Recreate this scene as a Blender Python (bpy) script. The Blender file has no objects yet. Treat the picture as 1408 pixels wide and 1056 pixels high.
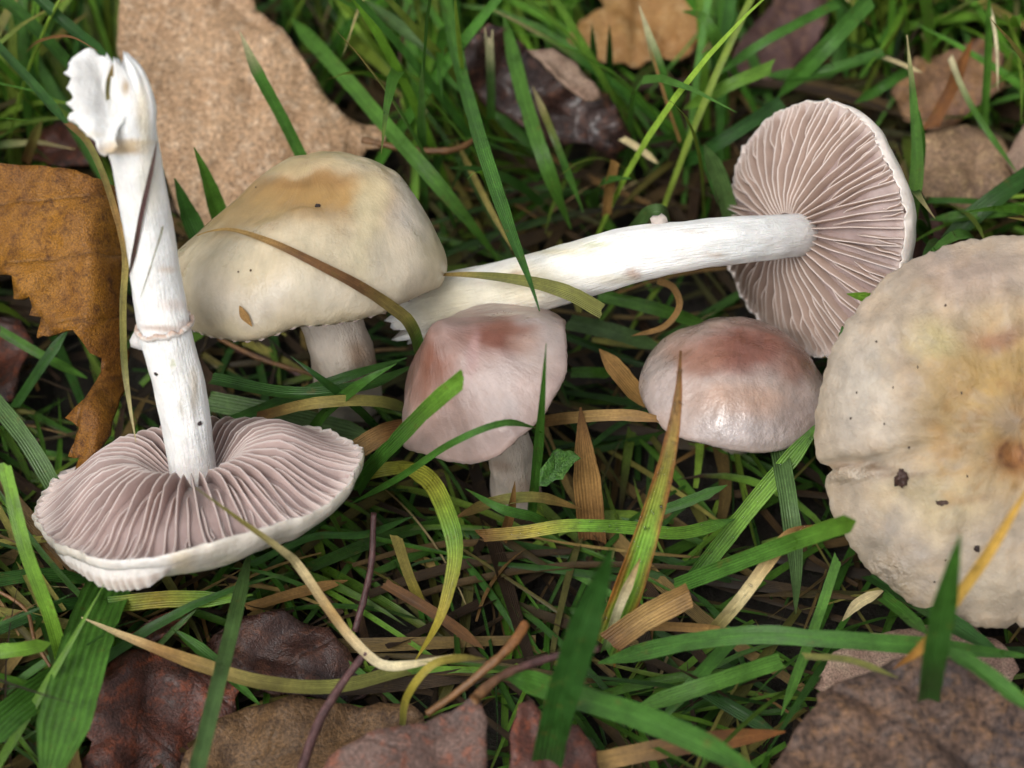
# Mushrooms laid out in autumn grass.  Model scale: 1 unit = 10 cm.
import bpy, math, random
import numpy as np
from mathutils import Vector, Matrix, noise
from mathutils.geometry import delaunay_2d_cdt
from mathutils.bvhtree import BVHTree

random.seed(7)
SC = bpy.context.scene
COL = SC.collection
R_ = math.radians

# ------------------------------------------------------------------ camera
PITCH, DIST, LENS = R_(48), 3.2, 81.8
FPX = 1408 * LENS / 36.0
TGT = Vector((0, 0, 0.2))
FW = Vector((0, math.cos(PITCH), -math.sin(PITCH)))
UP = Vector((0, math.sin(PITCH), math.cos(PITCH)))
RT = Vector((1, 0, 0))
CAM = TGT - FW * DIST
cam = bpy.data.cameras.new('camera')
cam.lens = LENS
cam.sensor_width = 36
cam.clip_start, cam.clip_end = 0.05, 500
cam.dof.use_dof = True
cam.dof.focus_distance = 3.10
cam.dof.aperture_fstop = 1.9
co = bpy.data.objects.new('camera', cam)
co.location = CAM
co.rotation_euler = (math.pi / 2 - PITCH, 0, 0)
COL.objects.link(co)
SC.camera = co

# ------------------------------------------------------------------ sky, sun, exposure
SUN_EL, SUN_AZ = R_(52), R_(215)      # azimuth clockwise from +Y: behind the camera, to the left
w = bpy.data.worlds.new('World')
SC.world = w
w.use_nodes = True
nt = w.node_tree
bg = nt.nodes['Background']
sky = nt.nodes.new('ShaderNodeTexSky')
sky.sky_type = 'NISHITA'
sky.sun_disc = False
sky.sun_elevation = SUN_EL
sky.sun_rotation = SUN_AZ
sky.dust_density = 3.0
hsv = nt.nodes.new('ShaderNodeHueSaturation')
hsv.inputs['Saturation'].default_value = 0.15     # a milky, overcast sky
nt.links.new(sky.outputs[0], hsv.inputs['Color'])
nt.links.new(hsv.outputs[0], bg.inputs['Color'])
bg.inputs['Strength'].default_value = 0.15
sd = Vector((math.sin(SUN_AZ) * math.cos(SUN_EL), math.cos(SUN_AZ) * math.cos(SUN_EL), math.sin(SUN_EL)))
sl = bpy.data.lights.new('sun', 'SUN')
sl.energy = 1.2
sl.angle = R_(28)
sl.color = (1.0, 0.965, 0.91)
so = bpy.data.objects.new('sun', sl)
so.rotation_euler = (-sd).to_track_quat('-Z', 'Y').to_euler()
so.location = sd * 20
COL.objects.link(so)
SC.view_settings.view_transform = 'Standard'
SC.view_settings.look = 'None'
SC.view_settings.gamma = 1
SC.view_settings.use_curve_mapping = False
SC.view_settings.exposure = 0.45
SC.cycles.use_denoising = True
SC.cycles.use_adaptive_sampling = True
SC.cycles.adaptive_threshold = 0.025
SC.cycles.max_bounces = 6
SC.cycles.diffuse_bounces = 3
SC.cycles.glossy_bounces = 2
SC.cycles.transmission_bounces = 3
SC.cycles.transparent_max_bounces = 4

# ------------------------------------------------------------------ helpers
def ray(px, py):
    return FW + RT * ((px - 704) / FPX) + UP * ((528 - py) / FPX)
def P(px, py, z):
    d = ray(px, py)
    return CAM + d * ((z - CAM.z) / d.z)
def PD(px, py, depth):
    return CAM + ray(px, py) * depth
def depth(p):
    return (p - CAM).dot(FW)
def V(r, u, t):
    return (RT * r + UP * u - FW * t).normalized()
def proj(p):
    q = p - CAM
    f = q.dot(FW)
    return 704 + FPX * q.dot(RT) / f, 528 - FPX * q.dot(UP) / f
def lin(c):
    return tuple(((v / 255 / 12.92) if v / 255 <= 0.04045 else ((v / 255 + 0.055) / 1.055) ** 2.4) for v in c[:3])
def C(*c, k=0.78):
    return np.array([v * k for v in lin(c)])
def fb(p, oct=4):
    return noise.fractal(p, 0.9, 2.0, oct)
def sm(a, b, x):
    t = min(1, max(0, (x - a) / (b - a))) if a != b else float(x > b)
    return t * t * (3 - 2 * t)

def crom(pts, n):
    """Catmull-Rom through pts (tuples of any size), n samples spread by chord length"""
    p = [np.array(q, float) for q in pts]
    if len(p) == 2:
        return [p[0] + (p[1] - p[0]) * i / (n - 1) for i in range(n)]
    p = [2 * p[0] - p[1]] + p + [2 * p[-1] - p[-2]]
    L = [0]
    for i in range(1, len(p) - 2):
        L.append(L[-1] + np.linalg.norm(p[i + 1][:3] - p[i][:3]) + 1e-9)
    out = []
    for k in range(n):
        s = L[-1] * k / (n - 1)
        i = 0
        while i < len(L) - 2 and s > L[i + 1]:
            i += 1
        t = (s - L[i]) / (L[i + 1] - L[i])
        a, b, c, d = p[i:i + 4]
        out.append(0.5 * (2 * b + (c - a) * t + (2 * a - 5 * b + 4 * c - d) * t * t + (3 * b - a - 3 * c + d) * t ** 3))
    return out

def mk(name, verts, faces, mat, parent=None, origin=None, cols=None, uvs=None, wet=None, smooth=True):
    """verts are world points; the object's origin is origin, or its parent's"""
    if parent is not None:
        origin = Vector(parent['_o'])
    elif origin is None:
        a = np.array(verts, float)
        origin = Vector((a[:, 0].mean(), a[:, 1].mean(), a[:, 2].min()))
    o_ = np.array(origin)
    me = bpy.data.meshes.new(name)
    me.from_pydata([tuple(v) for v in (np.array(verts, float) - o_)], [], faces)
    if smooth:
        me.polygons.foreach_set('use_smooth', [True] * len(me.polygons))
    if cols is not None:
        at = me.color_attributes.new('Col', 'FLOAT_COLOR', 'POINT')
        c = np.ones((len(verts), 4), np.float32)
        c[:, :3] = np.clip(np.array(cols, float), 0.002, 0.95)
        at.data.foreach_set('color', c.ravel())
    if wet is not None:
        at = me.attributes.new('wet', 'FLOAT', 'POINT')
        at.data.foreach_set('value', np.array(wet, np.float32))
    if uvs is not None:
        uv = me.uv_layers.new(name='UVMap')
        idx = np.empty(len(me.loops), np.int32)
        me.loops.foreach_get('vertex_index', idx)
        uv.data.foreach_set('uv', np.array(uvs, np.float32)[idx].ravel())
    me.materials.append(mat)
    me.update()
    ob = bpy.data.objects.new(name, me)
    COL.objects.link(ob)
    ob['_o'] = tuple(origin)
    if parent is not None:
        ob.parent = parent
    else:
        ob.location = origin
    return ob

def tag(o, label, cat=None, group=None, kind=None):
    o['label'] = label
    if cat: o['category'] = cat
    if group: o['group'] = group
    if kind: o['kind'] = kind
    return o

def empty(name, loc):
    e = bpy.data.objects.new(name, None)
    e.empty_display_size = 0.05
    e.location = loc
    e['_o'] = tuple(loc)
    COL.objects.link(e)
    return e

def grid_faces(nu, nv, closed=False):
    """nu rings of nv points"""
    f = []
    for i in range(nu - 1):
        for j in range(nv if closed else nv - 1):
            k = (j + 1) % nv
            f.append((i * nv + j, i * nv + k, (i + 1) * nv + k, (i + 1) * nv + j))
    return f

# ------------------------------------------------------------------ materials
class NT:
    def __init__(s, name):
        s.m = bpy.data.materials.new(name)
        s.m.use_nodes = True
        s.t = s.m.node_tree
        s.p = s.t.nodes['Principled BSDF']
        s.out = s.t.nodes['Material Output']
    def n(s, typ, ins=None, **kw):
        x = s.t.nodes.new('ShaderNode' + typ)
        for k, v in kw.items():
            setattr(x, k, v)
        for k, v in (ins or {}).items():
            if isinstance(v, bpy.types.NodeSocket):
                s.t.links.new(v, x.inputs[k])
            else:
                x.inputs[k].default_value = v
        return x
    def math(s, op, a, b=0.0, c=0.0):
        return s.n('Math', {0: a, 1: b, 2: c}, operation=op).outputs[0]
    def mix(s, f, a, b, blend='MIX'):
        x = s.n('Mix', data_type='RGBA', blend_type=blend)
        for i, v in ((0, f), (6, a), (7, b)):
            if isinstance(v, bpy.types.NodeSocket):
                s.t.links.new(v, x.inputs[i])
            else:
                x.inputs[i].default_value = v if i == 0 else (*tuple(v)[:3], 1)
        return x.outputs[2]
    def ramp(s, f, lo, hi, a=0.0, b=1.0):
        return s.n('MapRange', {0: f, 1: lo, 2: hi, 3: a, 4: b}).outputs[0]
    def noise(s, vec, scale, detail=4, rough=0.6):
        return s.n('TexNoise', {'Vector': vec, 'Scale': scale, 'Detail': detail, 'Roughness': rough}).outputs[0]
    def set(s, k, v):
        if isinstance(v, bpy.types.NodeSocket):
            s.t.links.new(v, s.p.inputs[k])
        else:
            s.p.inputs[k].default_value = v
    def bump(s, h, strength, dist):
        b = s.n('Bump', {'Height': h, 'Strength': strength, 'Distance': dist})
        s.set('Normal', b.outputs[0])
        return b.outputs[0]

def grass_mat(name, translucency, rough, nveins=7):
    g = NT(name)
    col = g.n('Attribute', attribute_name='Col').outputs[0]
    uv = g.n('UVMap').outputs[0]
    sep = g.n('SeparateXYZ', {0: uv})
    u, v = sep.outputs[0], sep.outputs[1]
    st = g.math('SINE', g.math('MULTIPLY', u, 6.283 * nveins))
    mid = g.math('POWER', g.math('ABSOLUTE', g.math('SUBTRACT', u, 0.5)), 0.5)
    oc = g.n('TexCoord').outputs['Object']
    n1 = g.noise(oc, 28, 3)
    n2 = g.noise(oc, 260, 2)
    vec = g.n('CombineXYZ', {0: g.math('MULTIPLY', u, 26), 1: g.math('MULTIPLY', v, 9)}).outputs[0]
    n3 = g.noise(vec, 1.0, 3)
    f = g.math('ADD', g.math('MULTIPLY', st, 0.17), 1.0)
    f = g.math('MULTIPLY', f, g.ramp(n1, 0.3, 0.7, 0.7, 1.3))
    f = g.math('MULTIPLY', f, g.ramp(n2, 0.3, 0.7, 0.86, 1.14))
    f = g.math('MULTIPLY', f, g.ramp(n3, 0.3, 0.7, 0.72, 1.28))
    f = g.math('MULTIPLY', f, g.ramp(mid, 0.0, 0.3, 1.25, 1.0))
    cc = g.n('VectorMath', {0: col, 3: f}, operation='SCALE').outputs[0]
    blot = g.math('MULTIPLY', g.ramp(g.noise(oc, 45, 5, 0.7), 0.6, 0.68), 0.4)
    cc = g.mix(blot, cc, C(112, 92, 44))     # withered blotches
    g.set('Base Color', cc)
    g.set('Roughness', g.ramp(n1, 0.3, 0.7, rough - 0.1, rough + 0.15))
    g.set('Specular IOR Level', 0.32)
    h = g.math('ADD', g.math('MULTIPLY', st, 0.6), g.math('MULTIPLY', n2, 0.5))
    nb = g.bump(h, 0.45, 0.0016)
    tr = g.n('BsdfTranslucent', {'Color': g.n('VectorMath', {0: cc, 1: (1.1, 1.25, 0.6)}, operation='MULTIPLY').outputs[0], 'Normal': nb})
    ms = g.n('MixShader', {0: translucency, 1: g.p.outputs[0], 2: tr.outputs[0]})
    g.t.links.new(ms.outputs[0], g.out.inputs[0])
    return g.m

M_GRASS = grass_mat('grass_live', 0.2, 0.36)
M_DRY = grass_mat('grass_dry', 0.1, 0.5, 9)

def leaf_mat(name, c1, c2, c3, rough=0.55, coat=0.0, vein_dark=0.0, vein_gap=0.12, fine=420, k=0.78, grain=0.5):
    """c1/c2 broad mottling, c3 fine specks; UV = (along midrib, across) in scene units"""
    g = NT(name)
    uv = g.n('UVMap').outputs[0]
    sep = g.n('SeparateXYZ', {0: uv})
    a = g.math('ABSOLUTE', sep.outputs[1])
    oc = g.n('TexCoord').outputs['Object']
    warp = g.noise(oc, 12, 3)
    t = g.math('ADD', g.math('SUBTRACT', sep.outputs[0], g.math('MULTIPLY', a, 0.75)), g.math('MULTIPLY', warp, 0.03))
    fr = g.math('PINGPONG', t, vein_gap * 0.5)
    vein = g.ramp(fr, 0.0, 0.006, 1.0, 0.0)
    mid = g.ramp(a, 0.002, 0.009, 1.0, 0.0)
    vein = g.math('MAXIMUM', vein, mid)
    n1 = g.noise(oc, 9, 5, 0.65)
    n2 = g.noise(oc, 55, 4, 0.7)
    n3 = g.noise(oc, fine, 2, 0.6)
    c = g.mix(g.ramp(n1, 0.36, 0.64), C(*c1, k=k), C(*c2, k=k))
    c = g.mix(g.ramp(n2, 0.5, 0.72), c, C(*c3, k=k))
    c = g.n('VectorMath', {0: c, 3: g.ramp(n3, 0.28, 0.72, 1 - grain, 1 + grain * 1.2)}, operation='SCALE').outputs[0]
    c = g.mix(g.math('MULTIPLY', vein, abs(vein_dark)), c, g.n('VectorMath', {0: c, 3: 0.45 if vein_dark > 0 else 1.6}, operation='SCALE').outputs[0])
    g.set('Base Color', c)
    g.set('Roughness', g.ramp(n2, 0.35, 0.65, rough - 0.12, rough + 0.12))
    g.set('Specular IOR Level', 0.35)
    g.set('Coat Weight', coat)
    g.set('Coat Roughness', 0.2)
    cells = g.n('TexVoronoi', {'Vector': oc, 'Scale': 95}, feature='DISTANCE_TO_EDGE').outputs['Distance']
    h = g.math('ADD', g.math('MULTIPLY', vein, -0.8), g.math('MULTIPLY', n3, 0.8))
    h = g.math('ADD', h, g.math('MULTIPLY', g.ramp(cells, 0.0, 0.12), 0.15))
    h = g.math('ADD', h, g.math('MULTIPLY', n2, 1.6))
    nb = g.bump(h, 0.55, 0.004)
    tr = g.n('BsdfTranslucent', {'Color': c, 'Normal': nb})
    ms = g.n('MixShader', {0: 0.08, 1: g.p.outputs[0], 2: tr.outputs[0]})
    g.t.links.new(ms.outputs[0], g.out.inputs[0])
    return g.m

def flesh_mat(name, rough=0.42, su=90, sv=6, bump=0.35, sss=0.35, mott=0.12, coat=0.0, spot=0.0):
    g = NT(name)
    col = g.n('Attribute', attribute_name='Col').outputs[0]
    wet = g.n('Attribute', attribute_name='wet').outputs['Fac']
    uv = g.n('UVMap').outputs[0]
    sep = g.n('SeparateXYZ', {0: uv})
    u, v = sep.outputs[0], sep.outputs[1]
    ang = g.math('MULTIPLY', u, 6.2832)
    vec = g.n('CombineXYZ', {0: g.math('MULTIPLY', g.math('COSINE', ang), su / 6.28), 1: g.math('MULTIPLY', g.math('SINE', ang), su / 6.28), 2: g.math('MULTIPLY', v, sv)}).outputs[0]
    fib = g.noise(vec, 1.0, 4, 0.6)
    oc = g.n('TexCoord').outputs['Object']
    n1 = g.noise(oc, 30, 5, 0.6)
    n2 = g.noise(oc, 240, 3, 0.6)
    f = g.math('MULTIPLY', g.ramp(fib, 0.3, 0.7, 1 - mott * 0.5, 1 + mott * 0.5), g.ramp(n1, 0.3, 0.7, 1 - mott, 1 + mott))
    c = g.n('VectorMath', {0: col, 3: f}, operation='SCALE').outputs[0]
    if spot > 0:
        vo = g.n('TexVoronoi', {'Vector': oc, 'Scale': 42}).outputs['Distance']
        sp = g.math('MULTIPLY', g.ramp(vo, 0.04, 0.13, 1.0, 0.0), g.ramp(g.noise(oc, 17, 2), 0.55, 0.62))
        c = g.mix(g.math('MULTIPLY', sp, spot), c, C(70, 52, 40))
    g.set('Base Color', c)
    r = g.math('SUBTRACT', g.ramp(n1, 0.3, 0.7, rough - 0.08, rough + 0.1), g.math('MULTIPLY', wet, 0.3))
    g.set('Roughness', r)
    g.set('Specular IOR Level', 0.5)
    g.set('Coat Weight', g.math('ADD', g.math('MULTIPLY', wet, 0.9), coat))
    g.set('Coat Roughness', 0.09)
    g.set('Subsurface Weight', sss)
    g.set('Subsurface Radius', (1.0, 0.72, 0.5))
    g.set('Subsurface Scale', 0.014)
    h = g.math('ADD', g.math('MULTIPLY', fib, 1.0), g.math('MULTIPLY', n2, 0.4))
    h = g.math('ADD', h, g.math('MULTIPLY', n1, 0.8))
    h = g.math('ADD', h, g.math('MULTIPLY', g.math('MULTIPLY', wet, g.noise(oc, 70, 3)), 5.0))
    g.bump(h, bump, 0.004)
    return g.m

M_CAP = flesh_mat('mushroom_skin', rough=0.4, su=80, sv=5, bump=0.3, spot=0.0)
M_CAPW = flesh_mat('mushroom_skin_weathered', rough=0.6, su=22, sv=5, bump=0.7, mott=0.24, spot=0.6)
M_STEM = flesh_mat('mushroom_stem', rough=0.55, su=70, sv=4, bump=0.75, sss=0.3, mott=0.1)
M_GILL = flesh_mat('mushroom_gill', rough=0.6, su=12, sv=20, bump=0.2, sss=0.2, mott=0.1)

def tube_mat(name):
    g = NT(name)
    col = g.n('Attribute', attribute_name='Col').outputs[0]
    oc = g.n('TexCoord').outputs['Object']
    n1 = g.noise(oc, 60, 4)
    n2 = g.noise(oc, 300, 3)
    f = g.math('MULTIPLY', g.ramp(n1, 0.3, 0.7, 0.6, 1.4), g.ramp(n2, 0.3, 0.7, 0.75, 1.25))
    g.set('Base Color', g.n('VectorMath', {0: col, 3: f}, operation='SCALE').outputs[0])
    g.set('Roughness', 0.5)
    g.bump(g.math('ADD', n1, g.math('MULTIPLY', n2, 0.5)), 0.6, 0.004)
    return g.m
M_TWIG = tube_mat('dry_stalk')
def dew_mat():
    g = NT('dew_drop')
    g.set('Base Color', (1, 1, 1, 1)); g.set('Roughness', 0.02); g.set('IOR', 1.33); g.set('Transmission Weight', 1.0)
    return g.m
M_DEW = dew_mat()

def soil_mat():
    g = NT('dark_soil')
    oc = g.n('TexCoord').outputs['Object']
    n1 = g.noise(oc, 14, 6, 0.7)
    n2 = g.noise(oc, 90, 4, 0.7)
    c = g.mix(g.ramp(n1, 0.35, 0.65), C(24, 19, 15), C(46, 36, 26))  # soil browns set extra dark, adding painted shade to the gaps
    c = g.mix(g.ramp(n2, 0.5, 0.7), c, C(38, 44, 22))
    g.set('Base Color', c)
    g.set('Roughness', 0.85)
    g.bump(g.math('ADD', n1, n2), 0.8, 0.02)
    return g.m
M_SOIL = soil_mat()

# ------------------------------------------------------------------ ground
def ground():
    xs = sorted(set([-30, -18, -10, -6, -4, -3] + [round(-2.4 + 0.08 * i, 3) for i in range(61)] + [3, 4, 6, 10, 18, 30]))
    ys = sorted(set([-30, -18, -10, -6, -4, -3] + [round(-2 + 0.08 * i, 3) for i in range(63)] + [4, 6, 10, 18, 30]))
    vs = [(x, y, -0.03 + 0.05 * fb(Vector((x * 2.2, y * 2.2, 3)), 5) if max(abs(x), abs(y)) < 6 else -0.03) for y in ys for x in xs]
    o = mk('ground', vs, grid_faces(len(ys), len(xs)), M_SOIL, origin=(0, 0, 0))
    tag(o, 'dark soil under the grass', kind='structure')
ground()

# silhouettes (photo pixels) of what lies in the turf, with the height it lies at: turf does not grow up in front of it
SIL = {
 'cap_left': ([(50, 690), (80, 640), (200, 600), (300, 590), (420, 585), (490, 640), (485, 700), (380, 750), (270, 800), (180, 812), (80, 765)], 0.2),
 'stem_left': ([(80, 60), (190, 60), (260, 420), (320, 650), (215, 660), (175, 430), (150, 230)], 0.2),
 'cap_cream': ([(240, 320), (300, 260), (380, 205), (480, 195), (560, 225), (615, 290), (610, 370), (560, 450), (460, 470), (270, 465)], 0.27),
 'stem_cream': ([(410, 450), (530, 450), (525, 505), (430, 505)], 0.1),
 'cap_pink': ([(535, 580), (560, 500), (610, 430), (680, 420), (780, 430), (795, 480), (770, 560), (700, 610), (600, 630), (545, 610)], 0.2),
 'stem_pink': ([(665, 590), (745, 590), (745, 680), (675, 680)], 0.1),
 'cap_rose': ([(870, 520), (920, 465), (1000, 435), (1090, 450), (1140, 500), (1130, 570), (1060, 625), (960, 620), (890, 570)], 0.2),
 'lying_stem': ([(520, 390), (700, 360), (900, 290), (1110, 280), (1110, 360), (930, 400), (760, 425), (530, 470)], 0.15),
 'lying_cap': ([(995, 250), (1020, 190), (1080, 140), (1140, 125), (1210, 170), (1250, 260), (1240, 350), (1180, 500), (1080, 450), (1000, 400)], 0.15),
 'cap_big': ([(1125, 600), (1145, 500), (1230, 400), (1320, 345), (1500, 320), (1500, 860), (1330, 850), (1200, 790), (1140, 680)], 0.25),
 'leaf_big': ([(165, -100), (345, -100), (400, 60), (470, 150), (540, 165), (530, 200), (470, 300), (250, 280), (200, 120)], 0.12),
 'leaf_orange': ([(-50, 220), (150, 235), (165, 420), (155, 600), (100, 650), (85, 570), (110, 470), (20, 420), (-50, 380)], 0.1),
 'leaf_wet': ([(635, 40), (740, 50), (835, 120), (868, 225), (755, 200), (640, 115)], 0.05),
 'leaf_a': ([(785, 60), (830, -40), (950, -40), (965, 60), (880, 95)], 0.06),
 'leaf_b': ([(1005, 95), (1065, -30), (1140, -30), (1120, 70), (1040, 115)], 0.06),
 'leaf_c': ([(1225, 130), (1350, 50), (1380, 70), (1330, 150), (1245, 165)], 0.06),
 'leaf_d': ([(1240, 220), (1330, 170), (1450, 180), (1450, 260), (1280, 268)], 0.06),
 'leaf_e': ([(115, 1000), (140, 915), (290, 900), (480, 850), (500, 940), (600, 970), (560, 1100), (110, 1100)], 0.05),
 'leaf_f': ([(430, 1070), (655, 955), (740, 960), (830, 1040), (830, 1100), (430, 1100)], 0.12),
 'leaf_g': ([(1050, 1070), (1130, 950), (1180, 860), (1330, 850), (1400, 920), (1440, 1100), (1050, 1100)], 0.1),
 'gap_left': ([(280, 460), (540, 470), (540, 580), (480, 610), (320, 585)], 0.07),
 'gap_mid': ([(780, 440), (1000, 400), (900, 470), (880, 560), (780, 570)], 0.04),
 'gap_low': ([(480, 640), (740, 620), (1150, 620), (1200, 850), (1000, 900), (480, 900)], 0.06),
 'gap_side': ([(0, 430), (100, 470), (110, 620), (0, 700)], 0.06),
}

def inside(poly, x, y):
    r = np.zeros(x.shape, bool)
    n = len(poly)
    for i in range(n):
        x1, y1 = poly[i]; x2, y2 = poly[(i + 1) % n]
        c = (y1 > y) != (y2 > y)
        with np.errstate(divide='ignore', invalid='ignore'):
            r ^= c & (x < (x2 - x1) * (y - y1) / (y2 - y1 + 1e-12) + x1)
    return r

def turf(name, label, mat, n, xr, yr, L, W, el0, el1, z0, palette, tipcol, seed, segs=7, tipmix=0.5):
    rng = np.random.default_rng(seed)
    root = np.stack([rng.uniform(*xr, n), rng.uniform(*yr, n), rng.uniform(*z0, n)], 1)
    # clumps share a lean
    cl = rng.uniform(-3, 3, (60, 2)); ca = rng.uniform(0, 6.283, 60)
    ci = np.argmin(((root[:, None, :2] - cl[None]) ** 2).sum(2), 1)
    az = np.where(rng.random(n) < 0.55, ca[ci] + rng.normal(0, 0.5, n), rng.uniform(0, 6.283, n))
    ln = rng.uniform(*L, n); wd = rng.uniform(*W, n)
    e0 = rng.uniform(*el0, n); e1 = e0 + rng.uniform(*el1, n)
    turn = rng.normal(0, 0.5, n)
    pos = root.copy(); ctr = []; tan = []
    for i in range(segs + 1):
        t = i / segs
        e = e0 + (e1 - e0) * t ** 1.3
        a = az + turn * t
        d = np.stack([np.cos(e) * np.cos(a), np.cos(e) * np.sin(a), np.sin(e)], 1)
        ctr.append(pos.copy()); tan.append(d)
        pos = pos + d * (ln / segs)[:, None]
        pos[:, 2] = np.maximum(pos[:, 2], 0.004 + root[:, 2] * 0.3)
    ctr = np.stack(ctr, 1); tan = np.stack(tan, 1)
    q = ctr - np.array(CAM)
    f = q @ np.array(FW)
    px = 704 + FPX * (q @ np.array(RT)) / f
    py = 528 - FPX * (q @ np.array(UP)) / f
    bad = np.zeros(n, bool)
    for poly, zmax in SIL.values():
        bad |= (inside(poly, px, py) & (ctr[..., 2] > zmax * (0.8 if zmax < 0.08 else 0.35))).any(1)
    # nothing sticks up far at the camera's feet
    ok = ~bad
    ctr, tan, wd, az = ctr[ok], tan[ok], wd[ok], az[ok]
    m = len(ctr)
    roll = rng.uniform(-0.9, 0.9, m)
    up = np.array([0, -0.35, 0.94])
    side = np.cross(tan, up); side /= np.linalg.norm(side, axis=2, keepdims=True) + 1e-9
    nrm = np.cross(side, tan)
    cr, sr = np.cos(roll)[:, None, None], np.sin(roll)[:, None, None]
    side, nrm = side * cr + nrm * sr, nrm * cr - side * sr
    ts = np.linspace(0, 1, segs + 1)
    wp = np.minimum(1, 0.55 + ts * 1.2) * np.where(ts > 0.55, np.maximum(1 - ((ts - 0.55) / 0.45) ** 1.6, 0.03), 1)
    hw = 0.5 * wd[:, None, None] * wp[None, :, None]
    vs = np.stack([ctr - side * hw, ctr - nrm * hw * 0.35, ctr + side * hw], 2)   # m, s, 3, 3
    pal = np.array(palette); pc = pal[rng.integers(0, len(pal), m)] * rng.uniform(0.65, 1.3, (m, 1))
    tc = np.array(tipcol)[rng.integers(0, len(tipcol), m)]
    tm = (rng.random(m) < tipmix)[:, None] * np.clip((ts[None] - rng.uniform(0.5, 1.0, (m, 1))) * 4, 0, 1)
    c = pc[:, None] * (1 - tm[..., None]) + tc[:, None] * tm[..., None]
    c = np.repeat(c[:, :, None], 3, 2)
    uv = np.zeros((m, segs + 1, 3, 2)); uv[..., 0] = np.array([0, 0.5, 1]); uv[..., 1] = ts[None, :, None] * 3 + rng.uniform(0, 30, (m, 1, 1))
    base = []
    for i in range(segs):
        for j in range(2):
            a = i * 3 + j
            base.append((a, a + 1, a + 4, a + 3))
    base = np.array(base)
    fc = (base[None] + (np.arange(m) * (segs + 1) * 3)[:, None, None]).reshape(-1, 4)
    o = mk(name, vs.reshape(-1, 3), fc.tolist(), mat, origin=(0, 0, 0), cols=c.reshape(-1, 3), uvs=uv.reshape(-1, 2))
    tag(o, label, kind='stuff')
    return o

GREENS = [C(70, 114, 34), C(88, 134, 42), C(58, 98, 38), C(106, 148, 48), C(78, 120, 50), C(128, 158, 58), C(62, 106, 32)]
LOWER_SHADED = [c * 0.7 for c in GREENS] + [C(90, 88, 40), C(104, 96, 46), C(78, 66, 36)]  # shade between the blades put into colour: lowest layer takes darkened greens
DRYS = [C(92, 72, 42), C(74, 56, 34), C(112, 92, 52), C(58, 42, 28), C(78, 76, 38), C(48, 38, 27), C(64, 50, 35)]  # dead browns, darkened to paint in shade between the blades
XR, YR = (-1.5, 1.5), (-1.0, 1.9)
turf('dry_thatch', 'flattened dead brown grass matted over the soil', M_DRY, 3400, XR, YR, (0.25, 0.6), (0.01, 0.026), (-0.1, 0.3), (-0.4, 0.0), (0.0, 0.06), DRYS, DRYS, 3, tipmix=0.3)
turf('short_grass', 'low tangled green grass of the turf', M_GRASS, 4800, XR, YR, (0.2, 0.5), (0.006, 0.017), (0.0, 0.8), (-1.1, -0.1), (0.0, 0.05), LOWER_SHADED, DRYS, 4)
turf('tall_grass', 'long green lawn grass behind and around the mushrooms', M_GRASS, 7200, XR, (0.1, 1.9), (0.3, 0.8), (0.008, 0.021), (0.5, 1.35), (-1.5, -0.2), (0.0, 0.03), [c * 1.35 for c in GREENS] + [C(120, 140, 50)], [C(190, 170, 120), C(150, 130, 70)], 5)  # greens brightened: the strong light on this turf is put into colour
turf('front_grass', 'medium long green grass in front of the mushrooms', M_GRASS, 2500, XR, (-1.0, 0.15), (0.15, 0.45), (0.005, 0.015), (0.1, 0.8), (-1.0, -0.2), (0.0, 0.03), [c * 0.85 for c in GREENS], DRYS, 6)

turf('straw_thatch', 'straw coloured matted dead grass among the green blades', M_DRY, 900, XR, (-0.9, 0.5), (0.12, 0.45), (0.004, 0.016), (-0.1, 0.5), (-0.6, 0.1), (0.02, 0.1), [C(150, 126, 72), C(126, 104, 56), C(134, 128, 62), C(112, 84, 46), C(140, 136, 66)], DRYS, 9)
turf('grass_fibres', 'fine dry rootlets and grass fibres tangled in the turf', M_DRY, 1900, XR, YR, (0.1, 0.45), (0.0025, 0.006), (-0.1, 0.9), (-0.9, 0.3), (0.0, 0.09), DRYS + [C(190, 170, 120), C(150, 120, 80)], DRYS, 8, segs=9)

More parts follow.
